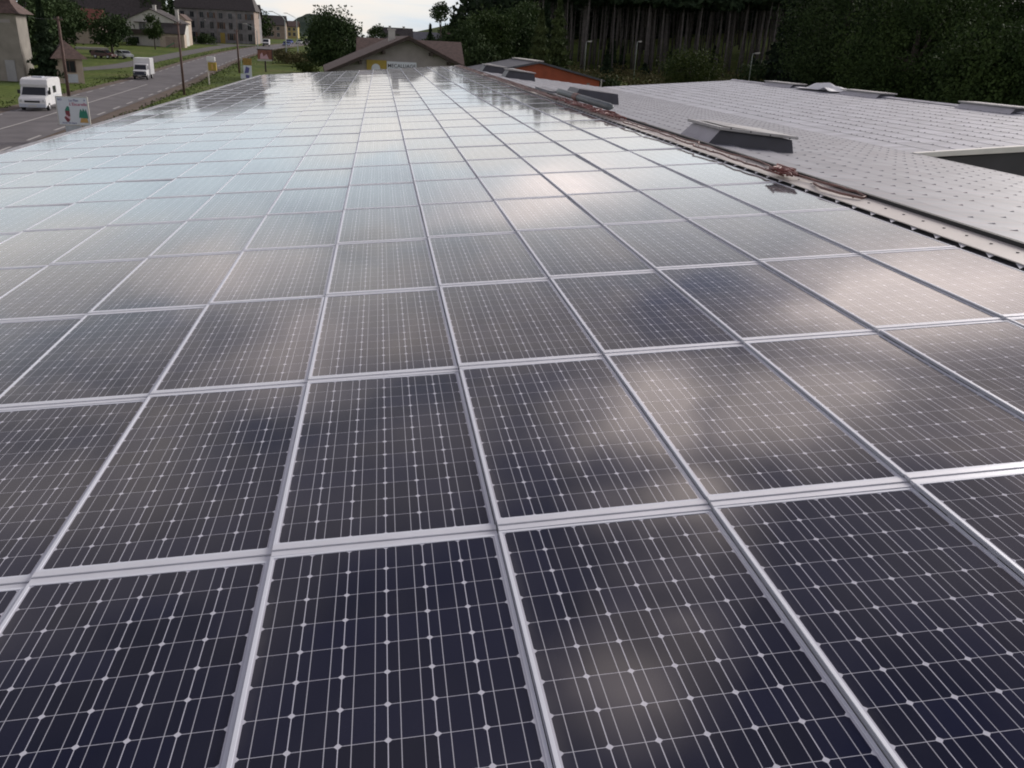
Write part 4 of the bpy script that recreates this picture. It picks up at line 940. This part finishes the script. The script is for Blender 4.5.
def trunk_mb(h, r, cl=None, seed=0, nl=7):
    rr = random.Random(seed); m = MB(); bend = rr.uniform(-.25, .25)
    m.tube([(0, 0, -.4), (bend * .3, 0, h * .35), (bend, bend * .5, h * .7), (bend * .8, bend, h)], [r * 1.25, r, r * .7, r * .25], 8)
    if cl is not None:
        for i in range(nl):
            c = cl[rr.randrange(len(cl))]; z0 = h * rr.uniform(.3, .75)
            m.tube([(bend * .5, 0, z0), (c[0] * .45, c[1] * .45, (z0 + c[2]) / 2 + .2), (c[0] * .9, c[1] * .9, c[2])], [r * .45, r * .28, r * .08], 5)
    return m
def broad_tree(name, label, x, y, rx, rz, zc_, m, seed, nclump=60, per=50, ls=.32, group=None, egg=0.0, cat='tree', tm=M_BARK, tr=None, rot=0.0, sp=.26):
    t = thing(name, label, cat, (x, y, G(x, y)), rot, group)
    v, c = broad_crown(seed, rx, rz, zc_, nclump, per, ls, sp, egg)
    link('crown', leaf_mesh('crown', v, m), t)
    trunk_mb(zc_ + rz * .55, tr or max(.12, rx * .07), c, seed).build('trunk', tm, t, smooth=True)
    return t
def conifer_v(seed, h, r, z0, n, ls, droop=.25, power=1.0):
    rng = np.random.default_rng(seed); z = z0 + (h - z0) * rng.uniform(0, 1, n) ** 1.25
    q = 1 - (z - z0) / (h - z0); whorl = .78 + .3 * np.sin(z * 5.3 + rng.uniform(0, 1, n)); rr_ = r * np.maximum(q, .03) ** power * whorl * rng.uniform(.2, 1, n) ** .6
    a = rng.uniform(0, 2 * np.pi, n); lob = 1 + .18 * np.sin(3 * a + z * 1.7)
    p = np.stack([np.cos(a) * rr_ * lob, np.sin(a) * rr_ * lob, z - droop * rr_], 1)
    return cards(p, ls, rng, .55, 1.5)
def conifer(name, label, x, y, h, r, m, seed, n=2600, ls=.35, z0=.5, group=None, power=1.0, tm=M_BARK):
    t = thing(name, label, 'tree', (x, y, G(x, y)), 0, group)
    link('crown', leaf_mesh('crown', conifer_v(seed, h, r, z0, n, ls, power=power), m), t)
    b_ = MB(); b_.tube([(0, 0, -.4), (0, 0, h * .95)], [max(.1, r * .09), .03], 7); b_.build('trunk', tm, t)
    return t
# left side
conifer('conifer_tree', 'dark conifer standing against the right corner of the square tower', -36.6, 106.2, 8.4, 1.9, M_NEEDLE, 21, 3600, .30, .9)
broad_tree('round_tree', 'round dark tree with a short trunk on the grass above the box truck', -47.4, 170, 3.1, 2.9, 4.5, M_LEAFD, 22, 70, 60, .30)
broad_tree('young_tree', 'slim young tree in front of the off-white gabled house', -50.6, 215, 1.75, 3.1, 4.6, M_LEAF, 23, 46, 50, .26, egg=.25)
LBL = ['dense dark tree filling the gap right of the square tower', 'dark tree beyond the pavilion roof', 'dark tree left of the red roofed house', 'dark tree at the top left between tower and round tree',
       'leafy tree behind the left-hand dark roofs', 'tall dark tree above the white gable', 'tree top showing over the wide dark roof', 'dark tree at the left edge behind the tower', 'dark tree low behind the trailer',
       'dark tree right behind the dark conifer at the tower', 'tree crown just right of the red roofed house', 'dark tree on the far left slope beyond the tower']
LT_ = [(-50, 140, 3.6, 5.2, 5.6), (-46.5, 128, 2.6, 3.6, 4.0), (-72, 215, 4.4, 5.5, 6.2), (-63, 190, 4.2, 5.6, 6.6), (-72, 290, 4.5, 5.2, 12.0), (-60.5, 262, 3.6, 4.6, 9.8), (-80, 300, 5.0, 5, 11.5), (-60, 135, 4.4, 6.0, 6.6), (-56.5, 168, 3.4, 4.4, 4.9),
       (-44.5, 122, 2.4, 3.6, 4.0), (-70, 222, 3.2, 4.0, 5.4), (-55, 150, 3.8, 5.6, 6.4)]
for i, ((x, y, rx, rz, zc_), lb) in enumerate(zip(LT_, LBL)):
    broad_tree('broadleaf_tree', lb, x, y, rx, rz, zc_, M_LEAFD, 40 + i, 60, 55, .36, 'dark trees left of the road')
conifer('conifer_tree', 'pointed dark conifer above the chimney of the white gable', -58.5, 272, 13.5, 3.0, M_NEEDLE, 61, 2600, .4, 1)
# centre
broad_tree('big_tree', 'big dark tree standing on the grass left of the grey gable', -6.4, 135, 3.9, 4.5, 5.1, M_LEAFD, 71, 120, 130, .25, egg=.25)
broad_tree('broadleaf_tree', 'green tree right behind the end of the stone building', -40.5, 322, 3.6, 5.0, 5.2, M_LEAF, 72, 60, 50, .4)
for i, (x, y, rx, rz, lb) in enumerate([(-17.8, 178, 2.6, 1.1, 'straggly pale bush left of the big tree, under the road lamp'), (-14.2, 170, 2.2, 1.2, 'dry olive bush touching the left side of the big tree'), (-20.5, 196, 1.8, .9, 'small pale bush at the far road edge'), (-11.8, 150, 1.7, .8, 'low bush on the grass in front of the big tree')]):
    broad_tree('bush', lb, x, y, rx, rz, rz * .95, M_DRY if i != 3 else M_LEAFY, 80 + i, 40, 45, .2, 'roadside bushes', cat='bush', tr=.05)
broad_tree('bush', 'round hedge bush in front of the stone building', -49.3, 268, 2.6, 1.2, 1.3, M_LEAFD, 90, 40, 50, .26, 'hedge bushes', cat='bush', tr=.06)
broad_tree('bush', 'smaller hedge bush left of the round hedge bush', -53.6, 268, 1.4, .9, 1.0, M_LEAFD, 91, 30, 40, .24, 'hedge bushes', cat='bush', tr=.06)
broad_tree('bush', 'shrub in front of the off-white house wall', -60, 233, 1.2, .9, .9, M_LEAFD, 92, 30, 40, .22, 'hedge bushes', cat='bush', tr=.06)
gt = thing('green_slide', 'bright green plastic play slide on the lawn beside the garage', 'slide', on(-50.6, 226, 0))
mb = MB(); mb.prism([(0, .1), (1.9, 1.15), (1.9, 1.3), (0, .25)], -.35, .35); mb.build('chute', M_GREENTARP, gt, bevel=.02)
mb = MB(); mb.tube([(1.9, -.3, 0), (1.9, -.3, 1.9)], .05, 6); mb.tube([(1.9, .3, 0), (1.9, .3, 1.9)], .05, 6); mb.build('ladder', M_SHUT, gt)
# skyline trees beyond the gable
broad_tree('tall_tree', 'tall thin tree with an open round top on the skyline', 14.6, 220, 2.3, 2.3, 11.0, M_LEAFD, 101, 34, 36, .34, tr=.2)
conifer('conifer_tree', 'dark pointed conifer left of the tall open tree', 11.0, 200, 8.3, 1.5, M_NEEDLE, 102, 1500, .35, .3)
conifer('conifer_tree', 'pair-left dark spruce right below the tall open tree', 14.3, 205, 6.8, 1.7, M_NEEDLE, 103, 1500, .35, .3)
conifer('conifer_tree', 'dark spruce at the foot of the tall tree, right of its twin', 16.6, 206, 6.6, 1.6, M_NEEDLE, 104, 1500, .35, .3)
broad_tree('broadleaf_tree', 'rounded skyline tree left of the pale skyline house', -.6, 240, 2.4, 2.4, 4.6, M_LEAFD, 105, 40, 44, .32, 'skyline trees')
broad_tree('broadleaf_tree', 'broad skyline tree between the conifer and the low grey roof', 13.0, 226, 2.5, 2.0, 3.6, M_LEAFD, 106, 40, 44, .32, 'skyline trees')
broad_tree('broadleaf_tree', 'small round tree in front of the pale skyline house', 5.2, 262, 1.5, 1.7, 3.4, M_LEAFD, 107, 30, 40, .3, 'skyline trees')
broad_tree('broadleaf_tree', 'round tree rising over the right-hand skyline roof', 20.5, 275, 2.8, 2.2, 6.2, M_LEAFD, 108, 36, 40, .36, 'skyline trees')
# clump right of centre
CLB = ['bushy dark tree at the left end of the clump beside the orange building', 'tallest leafy tree of the clump behind the farthest roof vent', 'dark leafy tree behind the orange roof', 'leafy tree with sky holes beside the first spruces', 'low leafy tree behind the far end of the solar roof']
for i, (x, y, rx, rz, zc_) in enumerate([(11.2, 118, 2.6, 3.6, 4.9), (15.0, 124, 3.4, 4.6, 6.6), (19.8, 130, 3.4, 4.6, 6.4), (25.5, 158, 3.4, 4.8, 8.0), (12.2, 108, 2.2, 2.4, 3.4)]):
    broad_tree('broadleaf_tree', CLB[i], x, y, rx, rz, zc_, M_LEAF if i in (1, 3) else M_LEAFD, 110 + i, 90, 110, .25, 'trees behind the orange building')
conifer('larch_tree', 'pale green pointed conifer above the orange roof ridge', 20.3, 114, 10.6, 2.5, M_NEEDLEL, 121, 5200, .27, .3, 'green conifers before the spruce wood', .8)
conifer('larch_tree', 'mid green pointed conifer right of the orange roof ridge, before the spruce trunks', 24.2, 122, 12.2, 2.9, M_NEEDLEL, 122, 6000, .28, .3, 'green conifers before the spruce wood', .8)
conifer('larch_tree', 'dark green conifer between the two pale pointed conifers', 24.6, 134, 12.6, 2.6, M_NEEDLE, 123, 5000, .32, .3, 'green conifers before the spruce wood', .8)
broad_tree('bush', 'round olive green bush on the meadow beyond the pale shed', 53.6, 150, 4.9, 3.0, 3.2, M_LEAFY, 131, 90, 60, .26, 'bushes at the wood edge', cat='bush', tr=.1)
broad_tree('bush', 'low dark bush at the right end of the orange building', 24.9, 96, 1.7, 1.5, 2.0, M_LEAFD, 132, 50, 50, .2, 'bushes at the wood edge', cat='bush', tr=.08)
broad_tree('bush', 'dark shrub right of the nearest street lamp', 62.5, 142, 3.2, 2.6, 2.8, M_LEAFD, 133, 50, 50, .28, 'bushes at the wood edge', cat='bush', tr=.08)
broad_tree('bush', 'wide dark shrub between the round olive bush and the spruce trunks', 60.5, 172, 4.0, 2.2, 2.4, M_LEAFD, 134, 60, 50, .3, 'bushes at the wood edge', cat='bush', tr=.08)
# big dark leafy trees at the right
RB = [(80, 108, 8, 9, 10.5), (49.5, 78, 6.4, 6.6, 7.0), (57.5, 84, 7.0, 8.0, 8.6), (66, 80, 7.0, 7.6, 8.0), (52, 96, 6.5, 8.8, 9.6), (64, 100, 7.2, 9.6, 10.6), (48, 64, 4.6, 4.4, 5.0)]
RL = ['dark leafy tree closing the gap at the far right behind the large tree', 'big dark leafy tree leaning left over the white tarpaulin', 'big leafy tree behind the right-hand ridge vent', 'large leafy tree at the right edge of the picture', 'tall dark leafy tree behind the left one of the big right-hand trees', 'tall leafy tree towering at the back of the right-hand group', 'lower leafy tree just above the far roof ridge at the right']
for i, (x, y, rx, rz, zc_) in enumerate(RB):
    broad_tree('broadleaf_tree', RL[i], x, y, rx, rz, zc_, M_LEAF if i in (1, 2, 3, 6) else M_LEAFD, 140 + i, 210, 165, .19, 'big leafy trees at the right', sp=.17)
DC = [(56, 124, 13, 4.2), (63, 128, 14, 4.4), (70, 134, 15, 4.6), (66.5, 116, 14, 4.2), (60, 138, 15, 4.0)]
DL = ['dark spruce with a bushy skirt right of the nearest street lamp', 'dark spruce second from that lamp', 'dark spruce deep between lamp and leafy trees', 'dark spruce touching the big leafy trees', 'tall dark spruce standing behind the lamp']
for i, (x, y, h, r) in enumerate(DC):
    conifer('spruce_tree', DL[i], x + 5, y, h, r, M_NEEDLEDK, 150 + i, 4200, .42, .4, 'bushy spruces right of the lamp', .7)
# the spruce wood: bare pale trunks, crowns high up
for i in range(22):
    rq = random.Random(300 + i); xx = rq.uniform(44, 118); yy = 190 + rq.uniform(0, 34)
    conifer('young_spruce', 'small dark young spruce growing at the foot of the tall trunks', xx, yy, rq.uniform(2.5, 7.5), rq.uniform(1.0, 2.2), M_NEEDLE, 310 + i, 900, .45, .1, 'young spruces under the tall trunks')
sp_crowns = [leaf_mesh('crown', conifer_v(200 + k, 20.3 + .7 * k, 3.2, 16.8 - k * .3, 1300, .8, .3, .7), M_NEEDLE) for k in range(4)]
sp_trunks = []
for k in range(4):
    rr = random.Random(k); b_ = MB(); b_.tube([(0, 0, -.6), (.05 * k, .05, 9), (.08, -.06, 16), (0, 0, 20)], [.20 + .03 * k, .17 + .02 * k, .11, .03], 9)
    for j in range(16):
        a = rr.uniform(0, 6.28); z = rr.uniform(5, 15); l = rr.uniform(.5, 1.6); b_.tube([(0, 0, z), (math.cos(a) * l, math.sin(a) * l, z - .15 * l)], [.03, .012], 4)
    sp_trunks.append(b_.mesh('trunk', M_BARKP, smooth=True))
rr = random.Random(5); n = 0
for row in range(11):
    y0 = 198 + row * 6.0
    x = 34 + row * .6 + rr.uniform(0, 3)
    while x < 150:
        xx, yy = x + rr.uniform(-1, 1), y0 + rr.uniform(-2.6, 2.6) + .05 * (x - 40)
        if n < 290 and xx / yy > .165 and xx / yy < .66:
            k = n % 4
            t = thing('spruce_tree', 'tall spruce in the dark wood with a bare pale trunk and high crown', 'tree', (xx, yy, G(xx, yy)), rr.uniform(0, 6.28), 'spruces of the dark wood')
            t.rotation_euler = (rr.gauss(0, R(1.3)), rr.gauss(0, R(1.3)), rr.uniform(0, 6.28)); q = rr.uniform(.55, 1.3); t.scale = (q, q, rr.uniform(.93, 1.03))
            link('trunk', sp_trunks[k], t); link('crown', sp_crowns[k], t); n += 1
        x += rr.choice((rr.uniform(1.0, 2.2), rr.uniform(2.5, 5), rr.uniform(4, 9)))
# the wood goes on uphill behind as one dark mass
def wood_mass():
    rng = np.random.default_rng(77); n = 30000
    x = rng.uniform(24, 190, n); y = 262 + rng.uniform(0, 45, n) ** 1.05 + .05 * (x - 40); h = rng.uniform(0, 1, n) ** 1.3
    z = gz(x, y) + h * (16 + 3 * np.sin(x * .7) + 2 * np.sin(y * .9))
    return leaf_mesh('distant_wood', cards(np.stack([x, y, z], 1), 1.6, rng, .3), M_NEEDLE)
tag(link('distant_wood', wood_mass()), 'dark mass of the spruce wood going on uphill behind the trunks', 'wood', kind='stuff')
def undergrowth():
    rng = np.random.default_rng(78); n = 20000
    x = rng.uniform(34, 130, n); y = 150 + rng.uniform(0, 56, n) + .05 * (x - 40); z = gz(x, y) + np.abs(rng.normal(0, .55, n)) * (1 + .6 * np.sin(x * .5))
    return leaf_mesh('undergrowth', cards(np.stack([x, y, z], 1), .34, rng, .2), M_DRY)
tag(link('undergrowth', undergrowth()), 'brownish undergrowth and tall grass along the foot of the spruce wood', 'undergrowth', kind='stuff')
def roadside_grass():
    rng = np.random.default_rng(79); P_ = []
    for k in range(6000):
        s_ = rng.uniform(60, 330); p, d = along(s_); nr = np.array([d[1], -d[0]]); side = rng.choice([-1, 1], p=[.35, .65])
        q = p + nr * side * (4.3 + abs(rng.normal(0, 1.6))); P_.append((q[0], q[1], G(q[0], q[1]) + rng.uniform(.0, .12)))
    return leaf_mesh('tall_grass', cards(np.array(P_), .10, rng, .1, 1.6), M_LEAFY)
tag(link('tall_grass', roadside_grass()), 'tufts of tall grass along both verges of the road', 'grass', kind='stuff')
bpy.context.view_layer.update()
